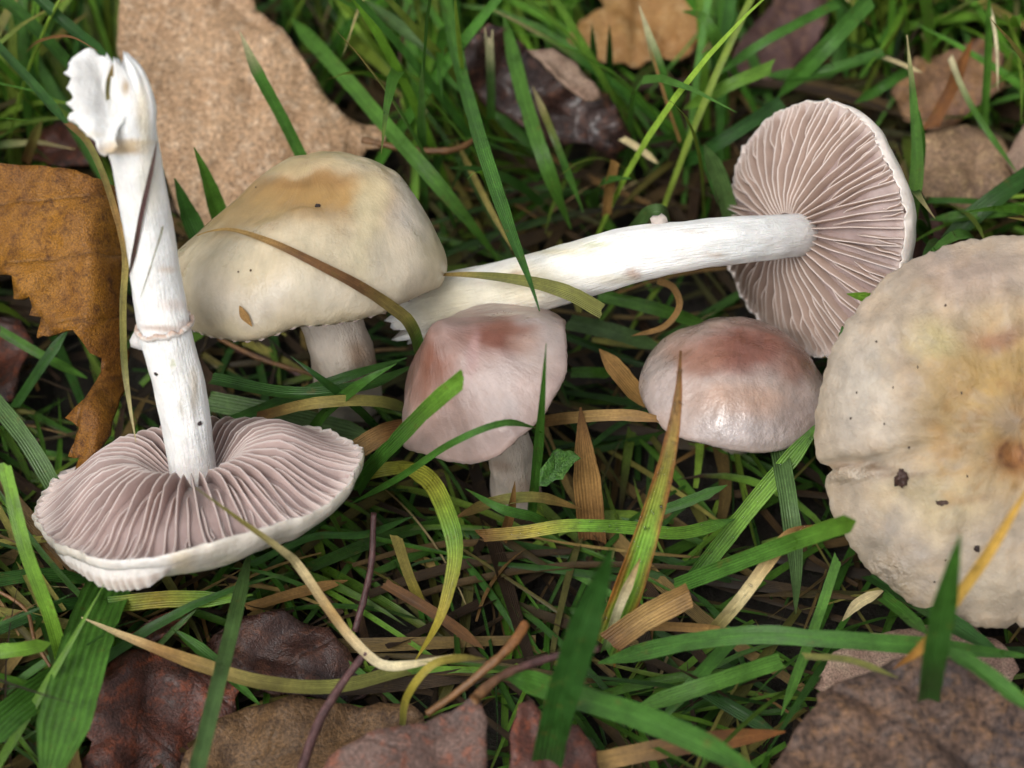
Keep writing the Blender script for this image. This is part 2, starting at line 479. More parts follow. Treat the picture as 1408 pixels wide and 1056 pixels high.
# ------------------------------------------------------------------ fallen leaves
def leaf(name, label, outline, anchor, normal, mid, mat, curl=0.0, bend=0.0, rumple=0.02, jag=0.004, teeth=0.0, step=0.011, thick=0.005, fn=None, seed=0, group=None, parent=None, colour=None, A=None):
    A = A or P(*anchor)
    nrm = Vector(normal).normalized()
    def hit(x, y):
        d = ray(x, y)
        return CAM + d * ((A - CAM).dot(nrm) / d.dot(nrm))
    a, b = hit(*mid[0]), hit(*mid[1])
    X = (b - a).normalized()
    Y = nrm.cross(X)
    loc = lambda p: Vector(((p - a).dot(X), (p - a).dot(Y)))
    poly = [loc(hit(*q)) for q in outline]
    # finer, ragged edge
    rng = random.Random(seed + 11)
    edge = []
    cen = sum(poly, Vector((0, 0))) / len(poly)
    acc = 0
    for i, p in enumerate(poly):
        q = poly[(i + 1) % len(poly)]
        L = (q - p).length
        n = max(1, int(L / step))
        for k in range(n):
            t = k / n
            r = p.lerp(q, t)
            out = (q - p).normalized(); out = Vector((out.y, -out.x))
            if out.dot(r - cen) < 0: out = -out
            j = jag * fb(Vector((r.x * 40, r.y * 40, seed)), 3)
            acc += L / n
            tt = (acc / 0.034) % 1.0
            edge.append(r + out * (j + teeth * tt ** 1.5))
    ne = len(edge)
    xs = [p.x for p in edge]; ys = [p.y for p in edge]
    ex = np.array([(p.x, p.y) for p in edge])
    pts = list(edge)
    gx = np.arange(min(xs), max(xs), step); gy = np.arange(min(ys), max(ys), step)
    G = np.array([(x + (i % 2) * step / 2, y) for i, y in enumerate(gy) for x in gx])
    ins = inside([tuple(e) for e in ex], G[:, 0], G[:, 1])
    G = G[ins]
    dd = ((G[:, None] - ex[None]) ** 2).sum(2).min(1)
    G = G[dd > (0.6 * step) ** 2]
    pts += [Vector((g[0] + rng.uniform(-1, 1) * step * 0.15, g[1] + rng.uniform(-1, 1) * step * 0.15)) for g in G]
    v2, _, f2, _, _, _ = delaunay_2d_cdt(pts, [(i, (i + 1) % ne) for i in range(ne)], [], 1, 1e-6)
    Lm = (b - a).length
    def surf(p):
        u, v = p.x, p.y
        h = curl * v * v + bend * (u - Lm / 2) ** 2
        h += rumple * fb(Vector((u * 7, v * 7, seed * 3.7)), 4) + rumple * 0.25 * fb(Vector((u * 28, v * 28, seed)), 3)
        h -= 0.006 * math.exp(-(v / 0.012) ** 2)
        h += 0.004 * math.cos((u - 0.75 * abs(v)) * 6.283 / 0.12)
        w3 = a + X * u + Y * v + nrm * h
        if fn: w3 = fn(w3, u, v, X, Y, nrm)
        return w3
    top = [surf(p) for p in v2]
    n = len(top)
    dn = nrm * thick
    vs = top + [p - dn for p in top]
    fs = []
    cnt = {}
    for f in f2:
        f = list(f)
        p = [v2[i] for i in f[:3]]
        if (p[1] - p[0]).cross(p[2] - p[0]) < 0: f.reverse()
        fs.append(f); fs.append([i + n for i in reversed(f)])
        for i in range(len(f)):
            e = (f[i], f[(i + 1) % len(f)])
            if (e[1], e[0]) in cnt: del cnt[(e[1], e[0])]
            else: cnt[e] = 1
    for i, j in cnt:
        fs.append([j, i, i + n, j + n])
    uv = [(p.x, p.y) for p in v2] * 2
    if parent is not None:
        return mk(name, vs, fs, mat, parent=parent, uvs=uv, cols=[colour(p) for p in vs], wet=[0.0] * len(vs))
    o = mk(name, vs, fs, mat, uvs=uv)
    tag(o, label, 'leaf', group)
    return o

LM_TAN = leaf_mat('leaf_tan', (190, 156, 122), (172, 136, 102), (216, 190, 162), 0.6, vein_dark=0.12, vein_gap=0.2, fine=210, grain=0.6)
LM_ORANGE = leaf_mat('leaf_orange', (152, 102, 28), (116, 72, 22), (80, 46, 18), 0.55, coat=0.0, vein_dark=0.5, vein_gap=0.11)
LM_WET = leaf_mat('leaf_wet_dark', (78, 52, 44), (50, 38, 38), (112, 72, 54), 0.3, coat=0.35, vein_dark=0.3)
LM_RUST = leaf_mat('leaf_rust', (98, 56, 44), (62, 46, 42), (136, 70, 42), 0.5, coat=0.1, vein_dark=0.3, fine=260)
LM_MOTT = leaf_mat('leaf_mottled', (172, 134, 100), (136, 100, 84), (190, 140, 90), 0.6, vein_dark=0.2, fine=200)
LM_GREY = leaf_mat('leaf_grey_brown', (112, 88, 78), (84, 66, 60), (140, 84, 62), 0.6, vein_dark=0.2, fine=240)
LM_SPECK = leaf_mat('leaf_speckled', (100, 76, 60), (66, 56, 54), (116, 86, 60), 0.6, vein_dark=0.08, fine=120, grain=0.7)
LM_SAND = leaf_mat('leaf_sandy', (168, 136, 106), (130, 104, 86), (196, 164, 124), 0.6, vein_dark=0.1, fine=190)
LM_BROWN = leaf_mat('leaf_brown', (116, 88, 58), (88, 66, 46), (72, 54, 40), 0.6, vein_dark=0.3, fine=240)
LM_MAUVE = leaf_mat('leaf_mauve', (122, 92, 88), (98, 70, 70), (150, 112, 92), 0.55, vein_dark=0.2)
LM_PINK = leaf_mat('leaf_pale', (164, 136, 118), (144, 112, 98), (180, 156, 134), 0.55, vein_dark=0.15)
LM_OCHRE = leaf_mat('leaf_ochre', (190, 146, 90), (160, 112, 64), (206, 170, 124), 0.6, vein_dark=0.2, vein_gap=0.09)

leaf('fallen_leaf', 'large flat tan leaf with a fine grainy surface behind the cream cap',
     [(168, -70), (335, -70), (352, 8), (400, 58), (440, 108), (468, 148), (500, 164), (535, 166), (528, 192), (505, 194), (492, 220), (470, 300), (380, 330), (300, 320), (246, 280), (215, 200), (190, 120), (160, 60)],
     (330, 150, 0.20), (0.1, -0.3, 0.94), ((250, -60), (520, 182)), LM_TAN, curl=-0.35, rumple=0.025, jag=0.0012, seed=1)

def curl_edge(w3, u, v, X, Y, n):
    # the edge towards the lying stem rolls back and under
    x, y = proj(w3)
    k = max(0, x - 112) / 46
    return w3 - V(0, 0, 1) * 0.085 * k * k
leaf('fallen_leaf', 'orange brown toothed leaf curling down beside the upturned mushroom stem',
     [(-90, 235), (0, 226), (60, 224), (110, 234), (143, 248), (156, 290), (159, 400), (157, 520), (150, 600), (125, 638), (98, 648), (106, 628), (89, 626), (100, 608), (108, 587), (87, 574), (114, 546), (122, 521), (128, 509), (127, 490), (114, 482), (105, 464), (98, 453), (45, 463), (52, 433), (38, 432), (42, 408), (22, 412), (20, 381), (0, 378), (-90, 384)],
     (90, 400, 0.30), V(-0.25, 0.15, 0.95), ((-60, 300), (150, 560)), LM_ORANGE, rumple=0.022, jag=0.003, fn=curl_edge, step=0.009, seed=2)
LM_FOLD = leaf_mat('leaf_fold', (168, 142, 122), (146, 118, 98), (120, 92, 76), 0.55, vein_dark=0.2)
leaf('fallen_leaf', 'dark wet crumpled leaf in the grass above the lying stem',
     [(640, 55), (665, 40), (710, 50), (735, 65), (770, 80), (805, 115), (830, 135), (850, 165), (862, 200), (850, 220), (820, 207), (790, 197), (755, 192), (728, 172), (695, 145), (655, 115), (632, 90)],
     (745, 130, 0.22), (0.3, -0.5, 0.8), ((640, 70), (855, 210)), LM_WET, curl=-3.0, rumple=0.06, jag=0.006, seed=3)
leaf('fallen_leaf', 'pale folded leaf edge lying over the dark wet crumpled leaf',
     [(728, 62), (760, 66), (795, 78), (812, 100), (830, 128), (808, 134), (780, 112), (752, 92)],
     (770, 92, 0.285), (0.2, -0.3, 0.9), ((735, 66), (825, 128)), LM_FOLD, curl=-1.5, rumple=0.025, seed=4)
leaf('fallen_leaf', 'ochre ragged leaf upright in the grass beyond the wet dark leaf',
     [(782, 62), (800, 30), (830, 10), (825, -40), (950, -40), (968, 20), (960, 60), (930, 82), (905, 74), (880, 90), (830, 85)],
     (870, 40, 0.12), (0.0, -0.5, 0.86), ((880, -40), (870, 88)), LM_OCHRE, rumple=0.05, teeth=0.006, seed=5)
leaf('fallen_leaf', 'mauve brown dull leaf in the grass above the lying gilled cap',
     [(1000, 100), (1020, 50), (1060, 10), (1065, -40), (1142, -40), (1140, 20), (1120, 70), (1080, 104), (1040, 118)],
     (1070, 50, 0.11), (0.1, -0.4, 0.9), ((1100, -30), (1030, 108)), LM_MAUVE, rumple=0.03, seed=6)
leaf('fallen_leaf', 'mottled brown leaf crossed by an orange dry blade beside the gilled cap',
     [(1225, 130), (1258, 92), (1310, 72), (1352, 48), (1382, 68), (1378, 122), (1330, 152), (1290, 178), (1245, 164)],
     (1310, 110, 0.12), (-0.1, -0.35, 0.92), ((1365, 60), (1235, 150)), LM_MOTT, rumple=0.04, seed=7)
leaf('fallen_leaf', 'sandy brown leaf lying above the big weathered cap',
     [(1238, 225), (1268, 190), (1330, 168), (1370, 182), (1392, 222), (1386, 262), (1335, 290), (1280, 285), (1240, 258)],
     (1315, 225, 0.13), (0.05, -0.3, 0.94), ((1245, 240), (1385, 225)), LM_SAND, rumple=0.03, curl=-0.8, seed=8)
leaf('fallen_leaf', 'pinkish tan leaf tucked against the sandy brown leaf above the big cap',
     [(1382, 215), (1408, 172), (1460, 160), (1470, 262), (1420, 262), (1396, 244)],
     (1420, 215, 0.15), (0.0, -0.35, 0.93), ((1465, 190), (1388, 225)), LM_PINK, rumple=0.02, seed=9)
leaf('fallen_leaf', 'dark rusty red leaf flat on the soil under the upturned cap',
     [(108, 1010), (120, 962), (142, 915), (200, 898), (232, 888), (292, 915), (332, 935), (318, 985), (290, 1045), (250, 1090), (100, 1090), (128, 1028)],
     (215, 985, 0.06), (0.05, -0.25, 0.95), ((210, 890), (180, 1090)), LM_RUST, rumple=0.05, jag=0.007, seed=10)
leaf('fallen_leaf', 'blackish brown damp leaf under the pale kinked dry strand',
     [(285, 885), (330, 856), (390, 846), (450, 866), (484, 900), (520, 945), (462, 968), (380, 958), (318, 945)],
     (390, 905, 0.045), (0.0, -0.3, 0.94), ((300, 890), (505, 945)), LM_WET, rumple=0.03, jag=0.005, seed=12)
leaf('fallen_leaf', 'tan brown leaf with a toothed edge under the purple twig',
     [(232, 1090), (262, 1040), (298, 988), (340, 972), (400, 962), (480, 966), (562, 966), (585, 1000), (560, 1090)],
     (420, 1015, 0.07), (0.0, -0.2, 0.96), ((250, 1070), (575, 985)), LM_BROWN, rumple=0.03, teeth=0.006, seed=13)
leaf('fallen_leaf', 'grey brown leaf with a tall stalk end between the twig and the reddish leaf',
     [(425, 1090), (452, 1040), (520, 1005), (580, 990), (628, 968), (655, 950), (668, 985), (664, 1090)],
     (570, 1030, 0.22), (-0.1, -0.3, 0.9), ((660, 960), (480, 1085)), LM_GREY, rumple=0.03, seed=14)
leaf('fallen_leaf', 'small reddish brown notched leaf at the foot of the broad dark blade',
     [(698, 1090), (704, 1000), (714, 966), (735, 958), (762, 992), (800, 994), (822, 1032), (828, 1090)],
     (760, 1030, 0.2), (0.1, -0.4, 0.9), ((720, 965), (765, 1088)), LM_RUST, rumple=0.03, curl=-1.5, seed=15)
leaf('fallen_leaf', 'broad speckled brown leaf below the big weathered cap',
     [(1040, 1090), (1098, 1002), (1122, 966), (1124, 950), (1180, 926), (1240, 906), (1310, 906), (1362, 938), (1408, 958), (1460, 1000), (1460, 1090)],
     (1270, 990, 0.24), (0.0, -0.3, 0.93), ((1150, 945), (1400, 1080)), LM_SPECK, rumple=0.03, curl=-0.4, seed=16)
leaf('fallen_leaf', 'pale pinkish leaf between the big weathered cap and the speckled brown leaf',
     [(1120, 945), (1148, 902), (1180, 872), (1260, 856), (1330, 855), (1380, 888), (1397, 918), (1382, 950), (1300, 945), (1180, 960)],
     (1260, 905, 0.13), (0.0, -0.3, 0.93), ((1130, 935), (1390, 915)), LM_PINK, rumple=0.02, curl=-1.2, teeth=0.005, seed=17)
leaf('fallen_leaf', 'small dull brown leaf in the grass under the orange toothed leaf',
     [(-40, 430), (28, 436), (46, 470), (25, 520), (20, 562), (-40, 565)],
     (5, 495, 0.08), (0.2, -0.4, 0.9), ((-30, 440), (15, 555)), LM_RUST, rumple=0.04, seed=18)
leaf('fallen_leaf', 'greyish tan leaf under the grass beyond the torn stem end',
     [(-50, -30), (60, -30), (132, 8), (152, 60), (100, 72), (30, 62), (-50, 84)],
     (50, 20, 0.06), (0.1, -0.2, 0.96), ((-40, 40), (140, 30)), LM_GREY, rumple=0.03, seed=19)
leaf('fallen_leaf', 'small rusty leaf scrap under the front rim of the upturned cap',
     [(180, 872), (215, 845), (250, 834), (262, 850), (240, 872), (205, 886)],
     (220, 860, 0.09), (0.1, -0.4, 0.9), ((185, 872), (255, 842)), LM_RUST, rumple=0.03, step=0.008, seed=20)
leaf('fallen_leaf', 'small brown leaf between the orange toothed leaf and the torn stem end',
     [(36, 220), (58, 182), (100, 168), (138, 190), (142, 228), (90, 236)],
     (90, 205, 0.12), (0.0, -0.4, 0.9), ((40, 215), (138, 200)), LM_RUST, rumple=0.03, step=0.008, seed=21)
leaf('fallen_leaf', 'dark reddish leaf wedged between the gilled cap and the big weathered cap',
     [(1245, 330), (1258, 290), (1278, 274), (1302, 310), (1298, 352), (1250, 372)],
     (1275, 320, 0.14), (0.0, -0.5, 0.85), ((1275, 276), (1270, 365)), LM_RUST, rumple=0.02, step=0.008, seed=22)

# ------------------------------------------------------------------ mushrooms
def stains(base, lst, warp=14, seed=0.0, gain=1.0, vary=0.0):
    """pigment patches, plus glare painted on the rose cap, given as ellipses where the photograph shows them on the cap"""
    def f(p):
        x, y = proj(p)
        c = np.array(base, float)
        w1 = Vector(p) * 9 + Vector((seed, 0, 0))
        x += warp * fb(w1, 4); y += warp * fb(w1 + Vector((7, 3, 1)), 4)
        for (sx, sy, rx, ry, col, k) in lst:
            d = math.hypot((x - sx) / rx, (y - sy) / ry)
            a = k * (1 - sm(0.25, 1.25, d))
            if a > 0: c = c * (1 - a) + np.array(col) * a
        if vary:
            n1 = fb(Vector(p) * 22 + Vector((seed, 4, 0)), 5); n2 = fb(Vector(p) * 60 + Vector((seed, 9, 0)), 3)
            c = c * (1 + vary * (n1 + 0.6 * n2)) * np.array((1, 1 - 0.25 * vary * n1, 1 - 0.4 * vary * n1))
        return c * gain
    return f

class Cap:
    def __init__(s, root, centre, axis, R, H, outer, under, colour, mat, wob=0.04, wave=0.03, fringe=0.012, notches=(), seed=0,
                 under_col=None, ridges=0, wet=None, nth=176, ridge_h=0.05, tilt_fn=None):
        s.c, s.R, s.H, s.seed, s.wob, s.wave, s.notches = centre, R, H, seed, wob, wave, notches
        s.Z = axis.normalized()
        s.X = (RT - s.Z * RT.dot(s.Z)).normalized()
        s.Y = s.Z.cross(s.X)
        s.fringe = fringe
        s.tilt_fn = tilt_fn
        po = crom([(r, z) for r, z in outer], 52)
        pu = crom([(r, z) for r, z in under], 18)
        s.under = pu
        prof = [(max(q[0], 0.0), q[1], 0) for q in po] + [(max(q[0], 0.0), q[1], 1) for q in pu]
        vs, cols, uvs, wets = [], [], [], []
        rim = max(q[0] for q in po)
        for i, (r, z, side) in enumerate(prof):
            for j in range(nth):
                th = 6.28318 * j / nth
                zz = z
                if side and ridges:
                    zz += ridge_h * math.sin(th * ridges) * sm(0.15, 0.5, r)
                near = 1 - sm(0.0, 0.09, math.hypot(r - po[-1][0], (z - po[-1][1]) * H / R))
                p = s.pt(r, th, zz, near)
                vs.append(p)
                cols.append(under_col(p, r) if (side and under_col) else colour(p))
                uvs.append((j / nth, i / len(prof) * 2))
                wets.append(wet(p) if wet and not side else 0.0)
        s.ob = mk('cap', vs, [tuple(reversed(f)) for f in grid_faces(len(prof), nth, True)], mat, parent=root, cols=cols, uvs=uvs, wet=wets)
        s.vs, s.faces = vs, grid_faces(len(prof), nth, True)
        s.bvh = BVHTree.FromPolygons([Vector(v) for v in vs], s.faces)
        s.root = root
    def rad(s, th):
        f = 1 + s.wob * noise.noise(Vector((math.cos(th) * 1.1, math.sin(th) * 1.1, s.seed * 5.1))) * 2
        for t0, w_, d in s.notches:
            x = (th - t0 + math.pi) % 6.28318 - math.pi
            f -= d * math.exp(-(x / w_) ** 2)
        return f
    def pt(s, r, th, z, near=0.0):
        f = 1 + (s.rad(th) - 1) * r
        if near > 0:
            f += s.fringe * near * (noise.noise(Vector((math.cos(th) * 26, math.sin(th) * 26, s.seed))) + 0.7 * noise.noise(Vector((math.cos(th) * 9, math.sin(th) * 9, s.seed + 4))))
        zz = z * s.H + s.R * s.wave * 2 * r ** 3 * noise.noise(Vector((math.cos(th) * 1.4, math.sin(th) * 1.4, s.seed * 2.3 + 9)))
        q = s.R * r * f
        x, y = q * math.cos(th), q * math.sin(th)
        zz += 0.006 * fb(Vector((x * 14, y * 14, s.seed)), 3) * (1 - 0.5 * near)
        if s.tilt_fn: x, y, zz = s.tilt_fn(x, y, zz)
        return s.c + s.X * x + s.Y * y + s.Z * zz
    def zu(s, r):
        pu = s.under
        for a, b in zip(pu, pu[1:]):
            if b[0] <= r <= a[0]:
                t = (r - a[0]) / (b[0] - a[0] + 1e-9)
                return a[1] + (b[1] - a[1]) * t
        return pu[-1][1] if r < pu[-1][0] else pu[0][1]
    def gill(s, th0, r0, r1, frac, zedge, face_col, edge_col, rng):
        """one gill: from the cap flesh out to the cushion-shaped surface zedge(r) of the gill edges"""
        nr = 13
        tk = 0.0012
        amp = rng.uniform(-1, 1) * 0.018; ph = rng.uniform(0, 6)
        sweep = rng.uniform(-0.03, 0.03)
        shade = rng.uniform(0.86, 1.12)
        vs, cols, uvs = [], [], []
        for i in range(nr):
            t = i / (nr - 1)
            r = r0 + (r1 - r0) * t
            th = th0 + (amp * math.sin(t * 4 + ph) + 0.004 * math.sin(t * 13 + ph * 3)) * sm(0, 0.3, t) + sweep * t
            zf = s.zu(r) + 0.05
            ze = zedge(r)
            shp = frac * (1 if r0 < 0.3 else sm(-0.05, 0.5, t))
            shp = shp + (1 - shp) * sm(0.75, 1.0, t)
            ze = zf + (ze - zf) * shp
            for k, (m_, off) in enumerate(((0, -1.3), (0.9, -0.8), (1, 0), (0.9, 0.8), (0, 1.3))):
                vs.append(s.pt(r, th + off * tk / (s.R * r), zf + (ze - zf) * m_))
                m = sm(0.84, 1.0, t) * 0.7
                c = face_col * shade * (1 - m) + edge_col * m
                if k == 2: c = edge_col * (0.9 + 0.1 * shade)
                cols.append(c)
                uvs.append((t, th0 + k * 0.1))
        return mk('gill', vs, grid_faces(nr, 5), M_GILL, parent=s.ob, cols=cols, uvs=uvs)
    def gills(s, nfull, zedge, face_col, edge_col, r1=0.985, rin=0.12):
        rng = random.Random(s.seed * 31 + 5)
        step = 6.28318 / nfull
        for i in range(nfull):
            th = i * step + rng.uniform(-0.2, 0.2) * step
            s.gill(th, rin, r1, rng.uniform(0.93, 1.03), zedge, face_col, edge_col, rng)
            s.gill(th + step * rng.uniform(0.42, 0.58), rng.choice((0.36, 0.46, 0.58)), r1, rng.uniform(0.8, 0.92), zedge, face_col, edge_col, rng)
            s.gill(th + step * (0.25 if i % 2 else 0.76), rng.uniform(0.68, 0.8), r1, rng.uniform(0.6, 0.75), zedge, face_col, edge_col, rng)

def cushion(h, rim=-0.16):
    """height of the gill edges: level with the rim, bulging in between, dipping at the stem"""
    return lambda r: rim * sm(0.6, 1.0, r) - h * (1 - sm(0.5, 1.0, r)) * (0.35 + 0.65 * sm(0.08, 0.4, r)) - 0.12 * h * math.sin(3.14 * min(1, r))

def stem(root, pts, radii, colour, rough=0.03, jag0=0.0, jag1=0.0, nseg=40, nring=90, seed=0, name='stem', mat=None, flat=None, flute=0.03, closed=True):
    """pts world; radii list matched to pts; flat(t) -> (ka, kb) ellipse factors across/along the view"""
    c = crom([tuple(p) + (r,) for p, r in zip(pts, radii)], nring)
    vs, cols, uvs = [], [], []
    ref = None
    for i, q in enumerate(c):
        p = Vector(q[:3]); r = q[3]
        a = Vector(c[max(0, i - 1)][:3]); b = Vector(c[min(nring - 1, i + 1)][:3])
        T = (b - a).normalized()
        if ref is None:
            ref = (-FW).cross(T).normalized()
        side = (ref - T * ref.dot(T)).normalized(); ref = side
        fr = T.cross(side)
        t = i / (nring - 1)
        ka, kb = flat(t) if flat else (1, 1)
        for j in range(nseg):
            th = 6.28318 * j / nseg
            cx, sx = math.cos(th), math.sin(th)
            k = 1 + rough * fb(Vector((cx * 1.2, sx * 1.2, t * 7 + seed)), 4) + flute * noise.noise(Vector((cx * 5, sx * 5, t * 1.6 + seed)))
            w3 = p + side * (cx * r * ka * k) + fr * (sx * r * kb * k)
            if jag1 and t > 0.8:
                w3 += T * jag1 * ((t - 0.8) / 0.2) ** 2 * (noise.noise(Vector((cx * 4, sx * 4, seed))) * 1.2 + 0.6 * noise.noise(Vector((cx * 13, sx * 13, seed + 2))))
            if jag0 and t < 0.2:
                w3 -= T * jag0 * ((0.2 - t) / 0.2) ** 2 * (noise.noise(Vector((cx * 4, sx * 4, seed))) * 1.2 + 0.6 * noise.noise(Vector((cx * 13, sx * 13, seed + 2))))
            vs.append(w3); cols.append(colour(w3)); uvs.append((j / nseg, t * 6))
    fs = [tuple(reversed(f)) for f in grid_faces(nring, nseg, True)]
    if closed:
        for ring, fl in ((0, False), (nring - 1, True)):
            ids = list(range(ring * nseg, ring * nseg + nseg))
            cc = sum((Vector(vs[k]) for k in ids), Vector()) / nseg
            T = Vector(c[1][:3]) - Vector(c[0][:3]) if ring == 0 else Vector(c[-2][:3]) - Vector(c[-1][:3])
            vs.append(cc + T.normalized() * 0.02); cols.append(colour(cc)); uvs.append((0, 0))
            for j in range(nseg):
                f = (ids[j], ids[(j + 1) % nseg], len(vs) - 1)
                fs.append(tuple(reversed(f)) if fl else f)
    ob = mk(name, vs, fs, mat or M_STEM, parent=root, cols=cols, uvs=uvs, wet=[0.0] * len(vs))
    return ob, vs, fs

WHITE = C(250, 248, 244, k=0.84)
GILLC = C(174, 151, 145, k=0.85)
GILLC2 = C(182, 158, 145, k=0.85)
GEDGE = C(224, 208, 200, k=0.85)

# --- 1: upturned mushroom standing on its cap
c1 = P(272, 686, 0.20)
d1 = V(-0.1, 0.93, 0.36)
m1 = empty('mushroom', (c1.x, c1.y, 0.05))
tag(m1, 'upturned mushroom with its gills up and white stem leaning back past the orange leaf', 'mushroom', 'mushrooms laid out in the grass')
col1 = stains(C(236, 226, 212), [(200, 770, 90, 25, C(240, 234, 228), 0.8), (330, 770, 60, 20, C(238, 222, 196), 0.7), (255, 770, 20, 20, C(236, 214, 176), 0.6)], seed=1, gain=0.9)
def tilt1(x, y, z):
    return x, y, z - 0.05 * max(0, x / 0.2) ** 2 * 0.4
cap1 = Cap(m1, c1, -d1, 0.218, 0.075,
           [(0, 0.72), (0.3, 0.69), (0.55, 0.6), (0.78, 0.42), (0.92, 0.2), (0.985, 0.02), (1.0, -0.1), (0.994, -0.18)],
           [(0.987, -0.17), (0.965, -0.1), (0.9, -0.12), (0.7, -0.52), (0.45, -0.7), (0.2, -0.5), (0.1, -0.35)], col1, M_CAP, wob=0.05, wave=0.07, fringe=0.035, seed=3,
           under_col=lambda p, r: (GILLC * 0.9) * (1 - sm(0.88, 0.97, r)) + GEDGE * sm(0.88, 0.97, r), tilt_fn=tilt1, wet=lambda p: 0.3)
cap1.gills(44, cushion(0.88), GILLC, GEDGE)
sd1 = depth(c1)
spx = [(274, 694, -0.03, 30), (270, 672, -0.01, 32), (262, 620, 0.02, 33), (246, 530, 0.06, 36), (226, 450, 0.095, 36), (216, 390, 0.12, 35), (202, 300, 0.155, 34), (188, 225, 0.19, 34), (178, 182, 0.208, 38), (174, 142, 0.222, 39), (168, 104, 0.236, 30), (163, 84, 0.245, 16)]
def scol1(p):
    c = s1f(p)
    return c
s1f = stains(WHITE, vary=0.05, warp=4, seed=2, lst= [(168, 205, 42, 9, C(205, 172, 120), 0.85), (180, 196, 40, 6, C(214, 186, 140), 0.8), (205, 250, 20, 60, C(238, 228, 205), 0.6), (175, 118, 7, 13, C(176, 140, 80), 0.95),
                    (225, 452, 44, 5, C(190, 160, 140), 0.75), (265, 520, 8, 22, C(205, 190, 165), 0.5), (255, 445, 14, 8, C(176, 142, 124), 0.5), (160, 150, 20, 40, C(246, 244, 236), 0.4), (152, 122, 3, 26, C(120, 112, 50), 0.95), (198, 160, 12, 60, C(226, 210, 176), 0.7), (120, 185, 30, 6, C(228, 212, 180), 0.5), (240, 420, 30, 10, C(236, 218, 206), 0.6), (228, 370, 16, 6, C(226, 200, 172), 0.6), (238, 500, 4, 8, C(190, 200, 120), 0.5), (120, 120, 60, 60, C(228, 226, 222), 0.8), (268, 545, 6, 30, C(196, 178, 150), 0.6), (250, 560, 3, 20, C(200, 186, 160), 0.5)])
stem1, sv1, sf1 = stem(m1, [PD(x, y, sd1 - t) for x, y, t, r in spx], [r * 0.001 * (sd1 - t) / 3.2 for x, y, t, r in spx], scol1, rough=0.07, jag1=0.018, nring=130, nseg=56, seed=4,
                       flat=lambda t: (1, 1 - 0.45 * sm(0.82, 1.0, t)))
def flapcol(p):
    x, y = proj(p)
    k = 0.93 + 0.10 * noise.noise(Vector((x * 0.16, y * 0.03, 1))) + 0.08 * noise.noise(Vector((x * 0.5, y * 0.08, 4)))
    return s1f(p) * k
# the torn base: a ragged flap of stem flesh pulled out to one side
leaf('torn_flap', '', [(116, 68), (134, 72), (150, 82), (166, 92), (176, 120), (172, 160), (160, 200), (144, 214), (136, 204), (124, 182), (108, 168), (92, 160), (101, 153), (100, 146), (94, 143), (101, 134), (96, 124), (90, 119), (96, 109), (88, 100), (95, 94), (90, 84), (98, 76)],
     None, V(0.22, 0.1, 0.97), ((138, 72), (148, 206)), M_STEM, curl=-3.0, rumple=0.013, jag=0.010, step=0.004, thick=0.009, seed=31, parent=stem1, colour=flapcol, A=PD(140, 140, sd1 - 0.254))
# ragged collar left by the veil
def collar(root, par, ctr, axis, r0, r1, h, col, seed):
    X = (RT - axis * RT.dot(axis)).normalized(); Y = axis.cross(X)
    vs, cols, uvs = [], [], []
    n = 90
    for k in range(4):
        for j in range(n):
            th = 6.28318 * j / n
            nn = noise.noise(Vector((math.cos(th) * 3, math.sin(th) * 3, seed)))
            n2 = noise.noise(Vector((math.cos(th) * 14, math.sin(th) * 14, seed)))
            rr = r0 + (r1 - r0) * (0, 0.9, 1.0, 0.1)[k] * (1 + 0.5 * nn + 0.3 * n2)
            hh = h * (0.6, 0.5, -0.3, -0.8)[k] * (1 + 0.5 * nn) + 0.006 * nn + 0.003 * n2
            vs.append(ctr + X * rr * math.cos(th) + Y * rr * math.sin(th) + axis * hh)
            cols.append(col(k, n2)); uvs.append((j / n, k * 0.1))
    return mk('ring', vs, grid_faces(4, n, True), M_STEM, parent=par, cols=cols, uvs=uvs, wet=[0.0] * len(vs))
collar(m1, stem1, PD(226, 449, sd1 - 0.095), (PD(214, 390, sd1 - 0.12) - PD(246, 530, sd1 - 0.06)).normalized(), 0.0345, 0.0385, 0.006,
       lambda k, n2: C(206, 176, 158) if k in (0, 1) and n2 > -0.25 else C(236, 228, 220), 5)
# torn double margin under the front rim
def torn_margin():
    vs, cols, uvs = [], [], []
    n, m = 120, 7
    for i in range(n):
        t = i / (n - 1)
        th = R_(88) + t * R_(72)          # towards the camera, hugging the skin just below the rim
        fade = sm(0, 0.22, t) * (1 - sm(0.4, 1, t))
        rid = 0.5 + 0.5 * math.sin(t * 130 + 2 * math.sin(t * 21))
        for k in range(m):
            kk = k / (m - 1)
            p = cap1.pt(0.985 - 0.05 * kk, th, 0.02 + 0.40 * kk * (0.2 + 0.8 * fade), 0)
            out = (p - c1); out = (out - d1 * out.dot(d1)).normalized()
            p = p + out * (fade * (0.005 * math.sin(kk * 2.6) + 0.004 * rid * kk) + 0.001)
            vs.append(p); cols.append(C(214, 196, 184) * (1 - rid * kk) + C(240, 232, 224) * rid * kk if k > 2 else C(240, 232, 224)); uvs.append((t, kk))
    mk('torn_margin', vs, grid_faces(n, m), M_CAP, parent=cap1.ob, cols=cols, uvs=uvs, wet=[0.1] * len(vs))
torn_margin()

